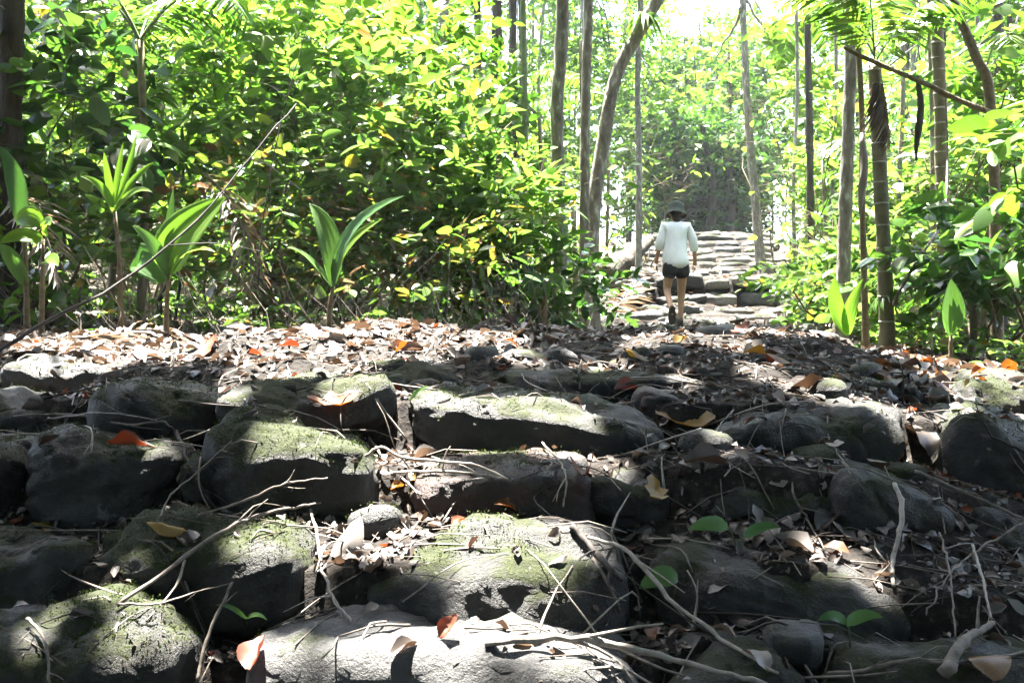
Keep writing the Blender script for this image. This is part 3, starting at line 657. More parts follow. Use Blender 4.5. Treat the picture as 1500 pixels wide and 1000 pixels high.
for px, Y, l in [(1165, 15, 'thin straight stem behind the dark slim trunk'), (1222, 13.5, 'thin stem hidden behind the grey lichened trunk'), (1320, 11, 'thin crooked stem right of the ringed palm'), (1430, 13, 'pale straight stem high on the right')]:
    tree(l, [(px + 4, 470), (px - 3, 300), (px + 3, 120), (px - 2, -100)], Y, .03, .024, 'bark', [(P(px, -120, Y), (.9, .9, .7), 40)], name='sapling')
# caught branch, hanging dead fronds, vine
def pole(name, label, cat, pts, rad, mat, sides=7, group=None, n=16, rough=.06, forks=0):
    w = np.asarray(pts, float); sd_ = int(abs(w[0, 0]) * 1000 + abs(w[-1, 2]) * 777) % 9999; r_k = np.random.default_rng(sd_)
    c = curve(w, n); r = np.interp(np.linspace(0, 1, n), np.linspace(0, 1, len(np.atleast_1d(rad))), np.atleast_1d(rad))
    r = r * (1 + .22 * (r_k.random(n) < .2)) * np.linspace(1.08, .72, n)
    L = np.linalg.norm(c[-1] - c[0]); jit = r_k.normal(size=(n, 3)) * .0035 * min(L, .8); jit[0] = jit[-1] = 0; c = c + jit
    parts = [tube(c, r, sides, rough, sd_)]
    for k in range(forks):
        i0 = int(r_k.uniform(.3, .85) * n); d = nrm(nrm(c[min(i0 + 1, n - 1)] - c[i0 - 1]) + r_k.normal(size=3) * A([.7, .25, .5])); l = L * r_k.uniform(.12, .3)
        q = np.stack([c[i0], c[i0] + d * l * .5 + r_k.normal(size=3) * l * .06, c[i0] + d * l + A([0, 0, -.1 * l])]); parts.append(tube(curve(q, 6), np.linspace(r[i0] * .6, r[i0] * .25, 6), 5, rough, k))
    V, F, q = cat_meshes(parts)
    return tag(link(name, mesh(name, V - w[0], F, M[mat]), None, w[0]), label, cat, group)
pole('fallen_branch', 'brown branch caught slanting across the ringed palm', 'branch', px_pts([(1236, 70), (1290, 95), (1345, 118), (1400, 145), (1458, 168)], 7.5), [.010, .022, .026], 'stem')
pole('vine', 'woody vine curving up towards the second ringed palm', 'vine', [P(1310, 446, 7.4), P(1318, 425, 7.3), P(1350, 372, 7.4), P(1380, 322, 7.8), P(1388, 240, 8.45), P(1384, 120, 8.5)], [.014, .012, .008], 'twig')
def dead_hang(label, px, y0, y1, Y, wid):
    a, b = P(px, y0, Y), P(px + 2, y1, Y); L = a[2] - b[2]; t = np.linspace(0, 1, 9)
    V, F, q = tube(a + (b - a) * t[:, None] + A([1, 0, 0]) * (.02 * np.sin(t * 5))[:, None], wid * np.sin(np.pi * (t * .85 + .1)) ** .8, 7, .16, 3)
    return tag(link('hanging_dead_frond', mesh('hanging_dead_frond', V - a, F, M['bark_dark'] if y0 < 150 else M['dry_frond']), None, a), label, 'dead frond')
dead_hang('long grey-brown leaf sheath hanging along the thin stem', 1262, 195, 318, 8.25, .035)
dead_hang('blackened dead frond hanging from the slanting branch', 1344, 112, 235, 7.52, .028)

# ------------------------------------------------------------------ forest on both sides
fr = np.random.default_rng(17)
count = 0
while count < 78:
    y = fr.uniform(13, 46); px = fr.uniform(-250, 1750) if count < 50 else (fr.uniform(1140, 1560) if count < 64 else fr.uniform(840, 1075)); x = (px - 750) * y / FPX
    if abs(x - path_x(y)) < path_hw(y) + 1.3 and y < 30: continue
    gap = 930 < px < 1130
    if y < 20 and 560 < px < 960 and fr.random() < .5: continue
    if gap and y < 27: continue
    if 64 <= count and y < 24: continue
    g = float(ground_z(x, y)); tall = fr.uniform(5, 9) + .12 * y
    if gap: tall = min(tall, (500 - fr.uniform(0, 170)) / FPX * y - g)
    side = 'left' if x < path_x(y) else 'right'
    pale = fr.random() < (.55 if side == 'right' else .3)
    blobs = []
    for h in np.arange(.28, 1.02, .16):
        s = fr.uniform(.9, 1.5) * (1 if not gap else .8); blobs.append((A([x + fr.normal() * .7, y + fr.normal() * .7, g + tall * h]), (s * 1.1, s * 1.1, s * .62), int(fr.uniform(26, 46) * (1 if y < 30 else 1.2))))
    bk = str(fr.choice(['bark', 'bark_dark'])); far = 'far behind' if y > 28 else 'standing in'
    lab = ('pale' if pale else 'deep') + ' green ' + ('slender' if tall < 9.5 else 'tall') + ' tree with ' + ('grey' if bk == 'bark' else 'dark') + ' trunk ' + far + ' the forest ' + side + ' of the path'
    tree(lab, [A([x, y, g]), A([x + fr.normal() * .1, y, g + tall * .5]), A([x + fr.normal() * .25, y, g + tall])], y, fr.uniform(.05, .1), .03, bk, blobs, 'leaf_pale' if pale else 'leaf_far', fr.uniform(.17, .24) * (1 + y / 80), lab.replace('tree with', 'trees with'), above=False, limbs=1)
    count += 1
# the dense dark stand beyond the top of the steps
for k in range(9):
    y = fr.uniform(27, 31); x = (fr.uniform(985, 1085) - 750) * y / FPX; g = float(ground_z(x, y)); h = fr.uniform(2.5, 4.2)
    tree('dark trunk in the dense stand beyond the top of the steps', [A([x, y, g]), A([x + .1, y, g + h * .5]), A([x + fr.normal() * .2, y, g + h])], y, .16, .06, 'bark_dark', [(A([x, y, g + h * .8]), (1.2, 1.0, .9), 60), (A([x, y + .5, g + h * .35]), (1.0, .8, .7), 30)], 'leaf_dark', .26, 'dark stand beyond the steps', above=False, limbs=1)
# unseen trees added round the viewer to block sky light from the near steps
for x, y, c_, r_b, n_ in [(-3.8, .6, A([-2.6, -.4, 5.8]), (4.4, 5.0, 1.6), 1100), (4.2, .2, A([2.6, -1.0, 5.9]), (4.4, 5.0, 1.6), 1100), (-5.5, -6.5, A([-2.6, -7, 1.6]), (5, 1.8, 4.6), 1000), (4.5, -7, A([3, -7.4, 1.4]), (5, 1.8, 4.6), 1000),
                          (-8.5, 1.5, A([-7.5, -.5, 2.4]), (1.8, 6, 4.2), 900), (8.5, 2, A([7.8, -.5, 2.2]), (1.8, 6, 4.2), 900)]:
    g = float(ground_z(x, y))
    tree('broad forest tree closing the canopy around the lower steps', [A([x, y, g]), A([x + .1, y, g + 3]), A([c_[0] * .4 + x * .6, y, g + 7])], y, .13, .06, 'bark', [(c_, r_b, n_)], 'leaf_dark', .36, 'trees round the lower steps', above=(y > -3), limbs=4)

# ------------------------------------------------------------------ shrubs and undergrowth
def at_ground(px, Y):
    x = (px - 750) * Y / FPX; return A([x, Y, float(ground_z(x, Y))])
def pxshrub(label, group, px, py, Y, rx, rz, n, basepx=None, **k):
    c = P(px, py, Y); b = at_ground(basepx if basepx is not None else px, Y)
    b[1] += .0
    return shrub(label, group, b, c, (rx, k.pop('ry', rx * .8), rz), n, **k)
pxshrub('tall broad-leaved shrub leaning towards the path with sunlit top', None, 640, 285, 8.3, .85, .75, 190, parts=130)
pxshrub('low end of the thicket reaching to the lichened trunk', None, 735, 340, 8.6, .55, .55, 120, parts=90, tpls=T_NARROW, leaf=.19)
pxshrub('bright green shrub behind the coconut seedling with curved blades', None, 510, 215, 8.2, .95, .85, 220, parts=130)
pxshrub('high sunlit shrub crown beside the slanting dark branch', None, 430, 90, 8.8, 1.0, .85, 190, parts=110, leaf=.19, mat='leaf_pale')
pxshrub('dense shrub whose crown reaches the pale grey trunk', None, 590, 90, 9.8, 1.0, .9, 210, parts=90, mat='leaf_far', leaf=.17)
pxshrub('brownish twiggy shrub with spotted old leaves low in the thicket', None, 590, 400, 7.6, .75, .42, 150, parts=110, leaf=.14, mat='leaf_old', tpls=T_NARROW)
pxshrub('shrub with scattered small leaves behind the tall seedling', None, 380, 330, 7.6, .75, .6, 150, parts=90, leaf=.11, mat='leaf_old', tpls=T_ROUND)
pxshrub('tangled shrub growing around the drooping palm frond', None, 250, 150, 8.2, .9, 1.0, 180, parts=90, tpls=T_NARROW, leaf=.17, mat='leaf_far')
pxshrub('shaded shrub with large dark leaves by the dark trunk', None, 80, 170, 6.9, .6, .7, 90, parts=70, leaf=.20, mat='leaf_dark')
pxshrub('leafy shrub at the foot of the dark trunk', None, 60, 380, 6.6, .55, .4, 60, parts=60, leaf=.15, tpls=T_ROUND)
pxshrub('tall shrub far up behind the drooping palm frond', None, 200, 30, 10.5, 1.2, 1.0, 200, leaf=.16)
pxshrub('tall shrub behind the sunlit shrub crown', None, 420, -20, 11.5, 1.4, .9, 200, leaf=.17)
pxshrub('dark bush between the pale grey trunk and the cane', None, 690, 180, 11.5, .8, 1.0, 130, leaf=.17, mat='leaf_far')
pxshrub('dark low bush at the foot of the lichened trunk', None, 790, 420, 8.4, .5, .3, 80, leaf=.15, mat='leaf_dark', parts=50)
pxshrub('bush with big drooping leaves at the right edge of the path', None, 1520, 240, 5.9, .28, .30, 30, parts=150, leaf=.20, mat='leaf_far', basepx=1560, flat=.7, twig_len=.4)
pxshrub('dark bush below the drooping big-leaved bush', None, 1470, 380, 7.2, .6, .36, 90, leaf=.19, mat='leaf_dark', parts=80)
pxshrub('leafy bush between the two ringed palms', None, 1335, 400, 9.2, .6, .5, 110, leaf=.16, parts=70)
pxshrub('sunlit bush behind the grey lichened trunk', None, 1215, 380, 11, .75, .7, 140, leaf=.16, parts=60)
pxshrub('bright low bush beside the far steps', None, 1205, 425, 12.5, .4, .5, 90, leaf=.15)
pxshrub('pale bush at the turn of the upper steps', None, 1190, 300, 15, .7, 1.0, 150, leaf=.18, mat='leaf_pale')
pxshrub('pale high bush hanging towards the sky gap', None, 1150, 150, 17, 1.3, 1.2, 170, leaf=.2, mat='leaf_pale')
pxshrub('shaded bush behind the leaning tree', None, 850, 300, 13, .7, .8, 120, leaf=.17, mat='leaf_far')
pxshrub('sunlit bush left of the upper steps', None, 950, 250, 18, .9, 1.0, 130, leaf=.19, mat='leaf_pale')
ur = np.random.default_rng(23)
for k in range(64):                                          # the rest of the understorey
    left = k % 2 == 0
    Y = ur.uniform(9.5, 24); px = ur.uniform(-120, 850) if left else ur.uniform(1180, 1640)
    x = (px - 750) * Y / FPX
    if abs(x - path_x(Y)) < path_hw(Y) + .6: continue
    if left and px > 780 and Y < 11: continue
    h = ur.uniform(.5, 2.2); b = at_ground(px, Y)
    bm_ = str(ur.choice(['leaf_far', 'leaf', 'leaf_pale', 'leaf_dark'])); lab = {'leaf_far': 'deep green', 'leaf': 'bright green', 'leaf_pale': 'pale green', 'leaf_dark': 'glossy dark'}[bm_] + (' tall' if h > 1.3 else ' low') + ' understorey bush in the forest ' + ('left' if left else 'right') + ' of the path'
    shrub(lab, lab.replace('bush', 'bushes'), b, b + A([0, 0, h]), (ur.uniform(.7, 1.3), ur.uniform(.7, 1.2), h * .65), int(ur.uniform(80, 130)), per=8, leaf=ur.uniform(.15, .22), mat=bm_, tpls=T_KITE, stems=4)
# understorey palms
def small_palm(label, px, py, Y, L, n, el=.9, leaflet=.4, group=None, spread=6.283, az0=0., mat='palm', droop=1.3, h=None, nl=24):
    top = P(px, py, Y); b = at_ground(px, Y); SEED[0] += 1
    o = thing('understorey_palm', b, label, 'palm', group)
    V, F, q = tube(curve([b, b * .5 + top * .5 + A([.04, 0, 0]), top], 8), np.linspace(.035, .025, 8), 7, .06, 1)
    link('trunk', mesh('trunk', V - b, F, M['bark_palm']), o)
    r = np.random.default_rng(SEED[0])
    palm_fronds(o, b, [dict(base=top, az=az0 + spread * k / n + r.normal() * .2, el=el + r.normal() * .22, L=L * r.uniform(.8, 1.15), n=nl, leaflet=leaflet, droop=droop * r.uniform(.8, 1.2), tpl=T_LEAFLET2) for k in range(n)], mat)
small_palm('feathery palm drooping its fronds by the dark trunk', 205, 60, 7.0, 1.5, 9, .95, .36, droop=1.5)
small_palm('low palm with dark fronds behind the drooping palm', 160, 200, 8.0, 1.2, 8, .9, .34)
small_palm('shaded palm spreading between the cane and the lichened trunk', 790, 170, 12, 1.4, 9, .8, .45)
small_palm('small palm with yellow-green fronds behind the lichened trunk', 838, 300, 11, .8, 8, .8, .3)
small_palm('dark palm high behind the two lichened trunks', 850, 60, 13, 1.6, 10, .5, .5, droop=1.4)
small_palm('palm whose fronds reach over the far steps', 888, 140, 19, 1.8, 9, .6, .5)
small_palm('low palm between lichened trunk and shrubs', 795, 370, 9.2, .7, 8, .7, .26)
small_palm('sunlit palm over the low bushes beside the steps', 1205, 235, 14, 1.2, 9, .6, .4)
small_palm('small bluish palm in front of the dark slim trunk', 1228, 315, 11.5, .7, 8, .55, .27)
small_palm('palm deep between the ringed palms', 1330, 300, 12.5, 1.2, 9, .8, .4)
small_palm('dark palm behind the big-leaved bush', 1440, 120, 10, 1.4, 9, .7, .45)
small_palm('low palm near the foot of the second ringed palm', 1420, 430, 7.6, .75, 8, .6, .28, mat='palm')
small_palm('tall palm with drooping crown above the upper steps', 1180, 20, 16, 1.7, 9, .5, .55, mat='palm', droop=1.7)

# ------------------------------------------------------------------ coconut and other seedlings: every blade a part
def blade(base, tip, bend, width, facing, pleats=5, n=9, shape=.8, notch=0.0):
    """a pleated blade from base to tip; bend is the offset of its middle"""
    base, tip, bend = map(np.asarray, (base, tip, bend)); t = np.linspace(0, 1, n)[:, None]
    c = base * (1 - t) ** 2 + 2 * (base * .5 + tip * .5 + bend * 2) * t * (1 - t) * .5 + base * t * (1 - t) * .5 * 0 + tip * t ** 2
    c = base + (tip - base) * t + bend * 4 * t * (1 - t)
    tg = nrm(np.gradient(c, axis=0)); s = nrm(np.cross(tg, facing)); nn = np.cross(s, tg)
    hw = width / 2 * np.sin(np.pi * np.clip(t * .97 + .03, 0, 1) ** shape) ** .75
    m = 2 * pleats + 1; u = np.linspace(-1, 1, m)[None]
    z = (np.arange(m) % 2)[None] * .17 * hw + (u ** 2) * .35 * hw
    V = c[:, None] + s[:, None] * (hw * u)[..., None] + nn[:, None] * z[..., None]
    i, j = np.meshgrid(np.arange(n - 1), np.arange(m - 1), indexing='ij'); i = i.ravel(); j = j.ravel()
    return V.reshape(-1, 3), np.stack([i * m + j, i * m + j + 1, (i + 1) * m + j + 1, (i + 1) * m + j], 1)
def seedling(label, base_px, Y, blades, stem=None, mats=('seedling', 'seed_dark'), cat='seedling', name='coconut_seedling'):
    b = at_ground(base_px[0], Y); b2, _ = drop(b[0], Y); b = b2
    o = thing(name, b, label, cat)
    if stem:
        V, F, q = tube(curve([b - A([0, 0, .04])] + px_pts(stem, Y), 8), np.linspace(.022, .010, 8) * Y / 6.2, 7, .08, 4); link('stem', mesh('stem', V - b, F, M['stem']), o)
    for (p0, p1, dy, bend, w, mi, fac) in blades:
        a, e = P(*p0, Y), P(*p1, Y); e = e + A([0, dy, 0]); bd = A([bend[0], 0, -bend[1]]) * Y / FPX
        V, F = blade(a, e, bd, w * Y / FPX, nrm(A(fac)))
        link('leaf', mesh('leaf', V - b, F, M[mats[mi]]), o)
C_ = (0, -1, .25)
seedling('tall seedling with a broad glowing blade by the thicket', (243, 486), 5.5, [((247, 400), (336, 290), -.05, (-18, 4), 78, 0, (-.35, -1, .3)), ((246, 405), (203, 333), -.1, (5, -8), 20, 1, (.3, -1, .5)), ((247, 402), (250, 272), .05, (-2, 0), 15, 1, C_),
          ((248, 412), (332, 374), -.2, (-4, -20), 17, 0, (0, -.6, 1)), ((243, 412), (222, 415), .1, (-28, -34), 50, 1, (.2, -1, .2)), ((247, 402), (285, 285), .1, (-8, 4), 30, 0, (-.2, -1, .1))], [(244, 450), (247, 402)])
seedling('seedling with long curved grey-green blades', (482, 484), 5.5, [((489, 420), (598, 292), -.15, (-22, -18), 24, 1, (-.5, -1, .7)), ((487, 415), (450, 296), .05, (10, -12), 34, 1, (.4, -1, .2)), ((484, 418), (432, 368), -.2, (-4, -14), 16, 1, (0, -.7, 1)), ((488, 420), (560, 318), .05, (-18, -6), 18, 0, (-.4, -1, .4))], [(483, 450), (488, 420)])
seedling('two-bladed glowing seedling at the right edge of the steps', (1240, 494), 5.7, [((1241, 490), (1224, 404), 0, (-9, 0), 24, 0, C_), ((1242, 490), (1262, 408), -.03, (-8, 4), 20, 0, (-.2, -1, .2))])
seedling('single pale pleated blade on a thin green stalk', (1392, 520), 5.6, [((1392, 490), (1393, 408), .0, (0, 0), 40, 1, (.25, -1, .2)), ((1393, 488), (1400, 414), .03, (2, 0), 22, 0, (.3, -1, .2))], [(1393, 492)])
seedling('tuft of narrow yellow-green blades on a tall stalk', (178, 470), 6.1, [((168, 300), (196, 192), .05, (4, 0), 10, 0, C_), ((167, 300), (176, 205), .05, (0, 0), 10, 0, C_), ((166, 300), (152, 222), 0, (0, 0), 11, 0, C_), ((168, 305), (222, 235), .05, (0, -8), 12, 0, C_), ((166, 310), (128, 262), -.1, (6, -10), 13, 0, (.3, -1, .5)), ((168, 310), (232, 285), -.1, (0, -14), 12, 0, (.3, -1, .6))], [(176, 400), (168, 308)], name='palm_seedling')
seedling('arching strap-leaved plant at the left edge', (40, 470), 5.8, [((30, 330), (0, 215), 0, (10, -6), 30, 1, C_), ((40, 420), (10, 360), -.1, (0, -10), 24, 1, C_)], [(38, 400), (33, 310)], name='strap_plant')
seedling('broad-leaved seedling with two round lit leaves by the dark trunk', (60, 480), 5.6, [((62, 352), (12, 360), -.1, (0, -8), 26, 0, (0, -1, .5)), ((66, 345), (86, 333), -.1, (0, -8), 26, 0, (0, -1, .5)), ((64, 385), (100, 392), -.12, (0, -6), 24, 0, (0, -1, .8)), ((62, 330), (16, 322), .05, (0, -8), 34, 0, (0, -1, .2))], [(62, 430), (63, 350)], name='broad_leaved_seedling')
seedling('grey dark-bladed plant low beside the lichened trunk', (795, 470), 7.8, [((798, 410), (780, 440), -.1, (-8, -6), 16, 1, C_), ((800, 408), (802, 440), -.1, (0, -6), 14, 1, C_), ((800, 408), (825, 432), -.1, (6, -8), 16, 1, C_), ((798, 410), (765, 425), -.1, (-6, -10), 14, 1, C_)], [(798, 440), (799, 410)], name='strap_plant')

# ------------------------------------------------------------------ the walker
def skin(name, verts, edges, radii, mat, parent, base, subdiv=2, root=0):
    me = bpy.data.meshes.new(name); me.from_pydata([tuple(v) for v in verts], edges, [])
    ob = bpy.data.objects.new(name, me); COL.objects.link(ob)
    m = ob.modifiers.new('s', 'SKIN'); m.use_smooth_shade = True
    for i, r in enumerate(radii):
        d = me.skin_vertices[0].data[i]; d.radius = r if isinstance(r, tuple) else (r, r); d.use_root = i == root
    sb = ob.modifiers.new('d', 'SUBSURF'); sb.levels = subdiv; sb.render_levels = subdiv
    dg = bpy.context.evaluated_depsgraph_get(); ev = ob.evaluated_get(dg)
    me2 = bpy.data.meshes.new_from_object(ev); bpy.data.objects.remove(ob); bpy.data.meshes.remove(me)
    me2.materials.clear(); me2.materials.append(mat); me2.name = name
    for p in me2.polygons: p.use_smooth = True
    return link(name, me2, parent)
def lathe(prof, n=28, sq=(1, 1)):
    a = np.linspace(0, 2 * np.pi, n, endpoint=False); V = []; m = len(prof)
    for r, z in prof: V += [(r * math.cos(t) * sq[0], r * math.sin(t) * sq[1], z) for t in a]
    i, j = np.meshgrid(np.arange(m - 1), np.arange(n), indexing='ij'); i = i.ravel(); j = j.ravel(); j2 = (j + 1) % n
    return A(V), np.stack([i * n + j, i * n + j2, (i + 1) * n + j2, (i + 1) * n + j], 1)
M['skin'] = solid_mat('skin', (.33, .17, .11), (.42, .235, .16), 30, .5, .05, spec=.4)
M['shirt'] = solid_mat('white_cotton', (.66, .66, .69), (.76, .76, .79), 14, .85, .5, 4, (1, 1, .5), .012)
M['shorts'] = solid_mat('black_shorts', (.012, .012, .016), (.022, .022, .028), 20, .8, .4, 4, (1, 1, .6), .01)
M['hat'] = solid_mat('green_felt', (.035, .044, .036), (.05, .06, .05), 40, .9, .2)
M['hair'] = solid_mat('dark_hair', (.012, .009, .008), (.03, .022, .018), 50, .5, .4, 4, (1, 1, .2), .006)
M['shoe'] = solid_mat('dark_shoe', (.02, .015, .015), (.045, .032, .032), 40, .7, .2)
M['sole'] = solid_mat('shoe_sole', (.03, .022, .022), (.07, .05, .048), 60, .8, .5)
pf, _ = drop((997 - 750) * 12.95 / FPX, 12.97)
wb = A([pf[0] - .06, 12.95, pf[2]])
per = thing('person', wb, 'person in white shirt, black shorts and green brimmed hat walking up the steps', 'person')
# joints (x right, y ahead, z up); facing away, right foot planted, left heel lifting, head bent
Hp, Ch, Nk = (0, 0, .86), (.005, .05, 1.22), (.012, .075, 1.42)
body_v = [Hp, (0, .02, 1.0), Ch, (.008, .06, 1.34), Nk, (.018, .105, 1.49), (.025, .13, 1.57),          # 0..6 spine, neck, head
          (-.15, .055, 1.355), (-.215, .02, 1.12), (-.245, .10, .915), (-.25, .125, .845),              # 7..10 left arm to palm
          (.165, .055, 1.355), (.245, .03, 1.12), (.275, .11, .90), (.282, .135, .825),                  # 11..14 right arm
          (-.09, .0, .80), (-.115, .05, .48), (-.105, -.27, .21), (-.10, -.31, .13),                   # 15..18 left leg, heel lifted
          (.09, .0, .80), (.085, .08, .46), (.065, .03, .09), (.065, .05, .04)]                            # 19..22 right leg
body_e = [(0, 1), (1, 2), (2, 3), (3, 4), (4, 5), (5, 6), (3, 7), (7, 8), (8, 9), (9, 10), (3, 11), (11, 12), (12, 13), (13, 14), (0, 15), (15, 16), (16, 17), (17, 18), (0, 19), (19, 20), (20, 21), (21, 22)]
body_r = [(.12, .095), (.11, .082), (.125, .09), (.10, .075), (.05, .05), (.075, .085), (.07, .085), .05, .04, .027, (.024, .036), .05, .04, .027, (.024, .036), .088, .052, .034, .04, .088, .055, .036, .04]
body = skin('body', body_v, body_e, body_r, M['skin'], per, wb)
for s, w_, in ((-1, A([-.25, .125, .845])), (1, A([.282, .135, .825]))):                                       # fingers curled, thumbs at the side
    vs, es, rs = [], [], []
    for k in range(4):
        b0 = w_ + A([.0, .026 - .017 * k, -.02]); L = (.075, .085, .08, .062)[k]
        i = len(vs); vs += [b0, b0 + A([-s * .006, .004, -L * .5]), b0 + A([-s * .02, .006, -L * .9])]; es += [(i, i + 1), (i + 1, i + 2)]; rs += [.010, .009, .007]
    i = len(vs); vs += [w_ + A([-s * .01, .03, .0]), w_ + A([-s * .02, .055, -.03]), w_ + A([-s * .024, .058, -.055])]; es += [(i, i + 1), (i + 1, i + 2)]; rs += [.012, .010, .008]
    for f in range(5):                                       # each finger its own chain
        q = slice(3 * f, 3 * f + 3); skin('finger' if f < 4 else 'thumb', vs[q], [(0, 1), (1, 2)], rs[q], M['skin'], body, wb, 1)
shirt_v = [(0, 0, .745), (0, .01, .90), (0, .03, 1.08), (.005, .05, 1.24), (.008, .06, 1.35), (.012, .07, 1.405), (-.15, .055, 1.355), (-.212, .022, 1.13), (-.232, .065, 1.02), (.168, .055, 1.355), (.243, .032, 1.13), (.262, .07, 1.01)]
shirt = skin('shirt', shirt_v, [(0, 1), (1, 2), (2, 3), (3, 4), (4, 5), (4, 6), (6, 7), (7, 8), (4, 9), (9, 10), (10, 11)], [(.20, .165), (.19, .145), (.175, .13), (.18, .13), (.14, .105), .066, .078, .066, .058, .078, .066, .058], M['shirt'], per, wb)
fold = Noise(66, 16, 3, .6)
for me_ in (shirt.data,):
    n_ = len(me_.vertices); co = np.zeros(n_ * 3); no = np.zeros(n_ * 3); me_.vertices.foreach_get('co', co); me_.vertices.foreach_get('normal', no); co = co.reshape(-1, 3); no = no.reshape(-1, 3)
    co = co + no * (.011 * fold(co * A([1.5, 1, .55])))[:, None] + no * (.006 * np.sin(co[:, :1] * 70 + 2 * co[:, 2:] * 6)) * smooth(1.35, 1.0, co[:, 2:]); me_.vertices.foreach_set('co', co.ravel())
skin('shorts', [(0, 0, .95), (0, .0, .82), (-.092, .005, .75), (-.097, .02, .635), (.092, .005, .75), (.092, .025, .635)], [(0, 1), (1, 2), (2, 3), (1, 4), (4, 5)], [(.16, .13), (.165, .14), .112, .118, .112, .118], M['shorts'], per, wb)
hat = link('hat', None, per, (.02, .115, 1.565)); hat.rotation_euler = (R(-14), R(3), 0)
V, F = lathe([(.0, .135), (.05, .134), (.085, .125), (.102, .10), (.108, .05), (.112, .012), (.124, -.008), (.140, -.036), (.155, -.060), (.152, -.064), (.136, -.040), (.112, -.005)], 32)
V[:, 2] += (.012 * np.sin(3 * np.arctan2(V[:, 1], V[:, 0]) + 1) * np.clip(np.hypot(V[:, 0], V[:, 1]) / .17, 0, 1) ** 3)
link('brimmed_crown', mesh('brimmed_crown', V, F, M['hat']), hat)
skin('hair', [(.02, .095, 1.58), (.018, .055, 1.50), (.014, .02, 1.43), (.016, .005, 1.38)], [(0, 1), (1, 2), (2, 3)], [(.08, .085), (.072, .07), (.055, .04), (.03, .02)], M['hair'], per, wb)
face = [((.0, .225, 1.52), .014, 'nose'), ((-.03, .205, 1.545), .011, 'eye'), ((.065, .205, 1.545), .011, 'eye'), ((.02, .20, 1.475), .013, 'mouth'), ((-.063, .11, 1.53), .018, 'ear'), ((.105, .11, 1.53), .018, 'ear')]
for p, r, nme in face:
    V, F = CS[4]; link(nme, mesh(nme, nrm(V) * r * A([1, .7, 1.2]), F, M['skin' if nme in ('nose', 'ear', 'mouth') else 'hair']), body, p)
def shoe(c, rx, name='shoe'):
    """trainer: rounded upper and a separate sole"""
    V, F = CS[26 if False else 5]; d = nrm(V); p = d * ((np.abs(d) ** 3).sum(-1) ** (-1 / 3))[:, None] * A([.045, .125, .045])
    p[:, 2] = np.where(p[:, 2] > 0, p[:, 2] * (1.15 - .9 * np.clip(p[:, 1] / .125, -.4, 1)), p[:, 2] * .8); p[:, 0] *= 1 - .25 * np.clip(-p[:, 1] / .125, 0, 1)
    o = link(name, mesh(name, p, F, M['shoe']), per, c); o.rotation_euler = (rx, 0, 0)
    q = d * ((np.abs(d) ** 4).sum(-1) ** (-1 / 4))[:, None] * A([.048, .132, .014]) + A([0, 0, -.042]); q[:, 0] *= 1 - .25 * np.clip(-q[:, 1] / .125, 0, 1)
    link('sole', mesh('sole', q, F, M['sole']), o)
per.scale = (.96, .96, .96)
shoe((-.10, -.265, .155), R(-66)); shoe((.065, .085, .056), R(4))

# ------------------------------------------------------------------ fallen log, dry fronds and big debris beside the far steps
lp = [P(888, 402, 15.0), P(910, 385, 15.6), P(932, 368, 16.4), P(952, 352, 17.2)]
for p in lp: p[2] = float(drop(p[0], p[1])[0][2]) + .14 if False else p[2]
pole('fallen_log', 'dark fallen log lying beside the far steps', 'log', lp, [.15, .17, .14, .12], 'bark_dark', 10, n=18, rough=.09)
def lying_frond(label, pts, leaflet, n=26, mat='dry_frond', wid=1, lift=.03, seed=1):
    c = curve(np.asarray(pts), 14); b = c[0]; o = thing('fallen_frond', b, label, 'palm frond'); r = np.random.default_rng(seed)
    V, F, q = tube(c + A([0, 0, lift]), np.linspace(.012, .004, 14), 5, .05); link('midrib', mesh('midrib', V - b, F, M['twig']), o)
    tt = np.linspace(.08, .99, n); t = np.linspace(0, 1, 14); tan = nrm(np.gradient(c, axis=0))
    p = np.stack([np.interp(tt, t, c[:, k]) for k in range(3)], -1) + A([0, 0, lift]); tg = np.stack([np.interp(tt, t, tan[:, k]) for k in range(3)], -1); side = nrm(np.cross(tg, A([0, 0, 1.])))
    for s in (-1, 1):
        ld = tg * .7 + side * s + r.normal(size=p.shape) * .15 + A([0, 0, r.uniform(-.05, .25)]); Mx = basis(ld, nrm(A([0, 0, 1.]) + r.normal(size=p.shape) * .3))
        V, F, q = scatter(T_LEAFLET2, p, Mx, leaflet * r.uniform(.7, 1.1, n) * np.sin(np.pi * (tt * .8 + .15)) ** .6, r.random(n))
        link('leaflets', mesh('leaflets', V - b, F, M[mat], q), o)['kind'] = 'stuff'
def gpts(pl, Y0, Y1): 
    out = []
    for k, (a, b) in enumerate(pl):
        p = P(a, b, Y0 + (Y1 - Y0) * k / (len(pl) - 1)); d, _ = drop(p[0], p[1]); out.append(d)
    return out
lying_frond('bleached dry palm frond in full sun beside the far steps', gpts([(885, 430), (915, 408), (945, 398)], 13.6, 15.4), .42, 40, wid=1.2, lift=.12)
lying_frond('dry grey palm frond hanging in the dark below the shrubs', [P(300, 262, 6.9), P(335, 300, 6.8), P(360, 360, 6.75), P(372, 430, 6.7)], .3, 24, seed=4)
lying_frond('pale dry frond lying at the foot of the tall seedling', gpts([(110, 500), (170, 500), (240, 500)], 5.2, 5.6), .35, 22, seed=6)
lying_frond('fallen dry frond by the foot of the lichened trunk', gpts([(770, 480), (830, 478), (880, 476)], 7.2, 8.2), .4, 22, seed=8)
lying_frond('drooping dry frond at the left edge of the thicket', [P(20, 285, 6.2), P(45, 310, 6.1), P(70, 360, 6.0), P(85, 420, 6.0)], .28, 20, seed=9)

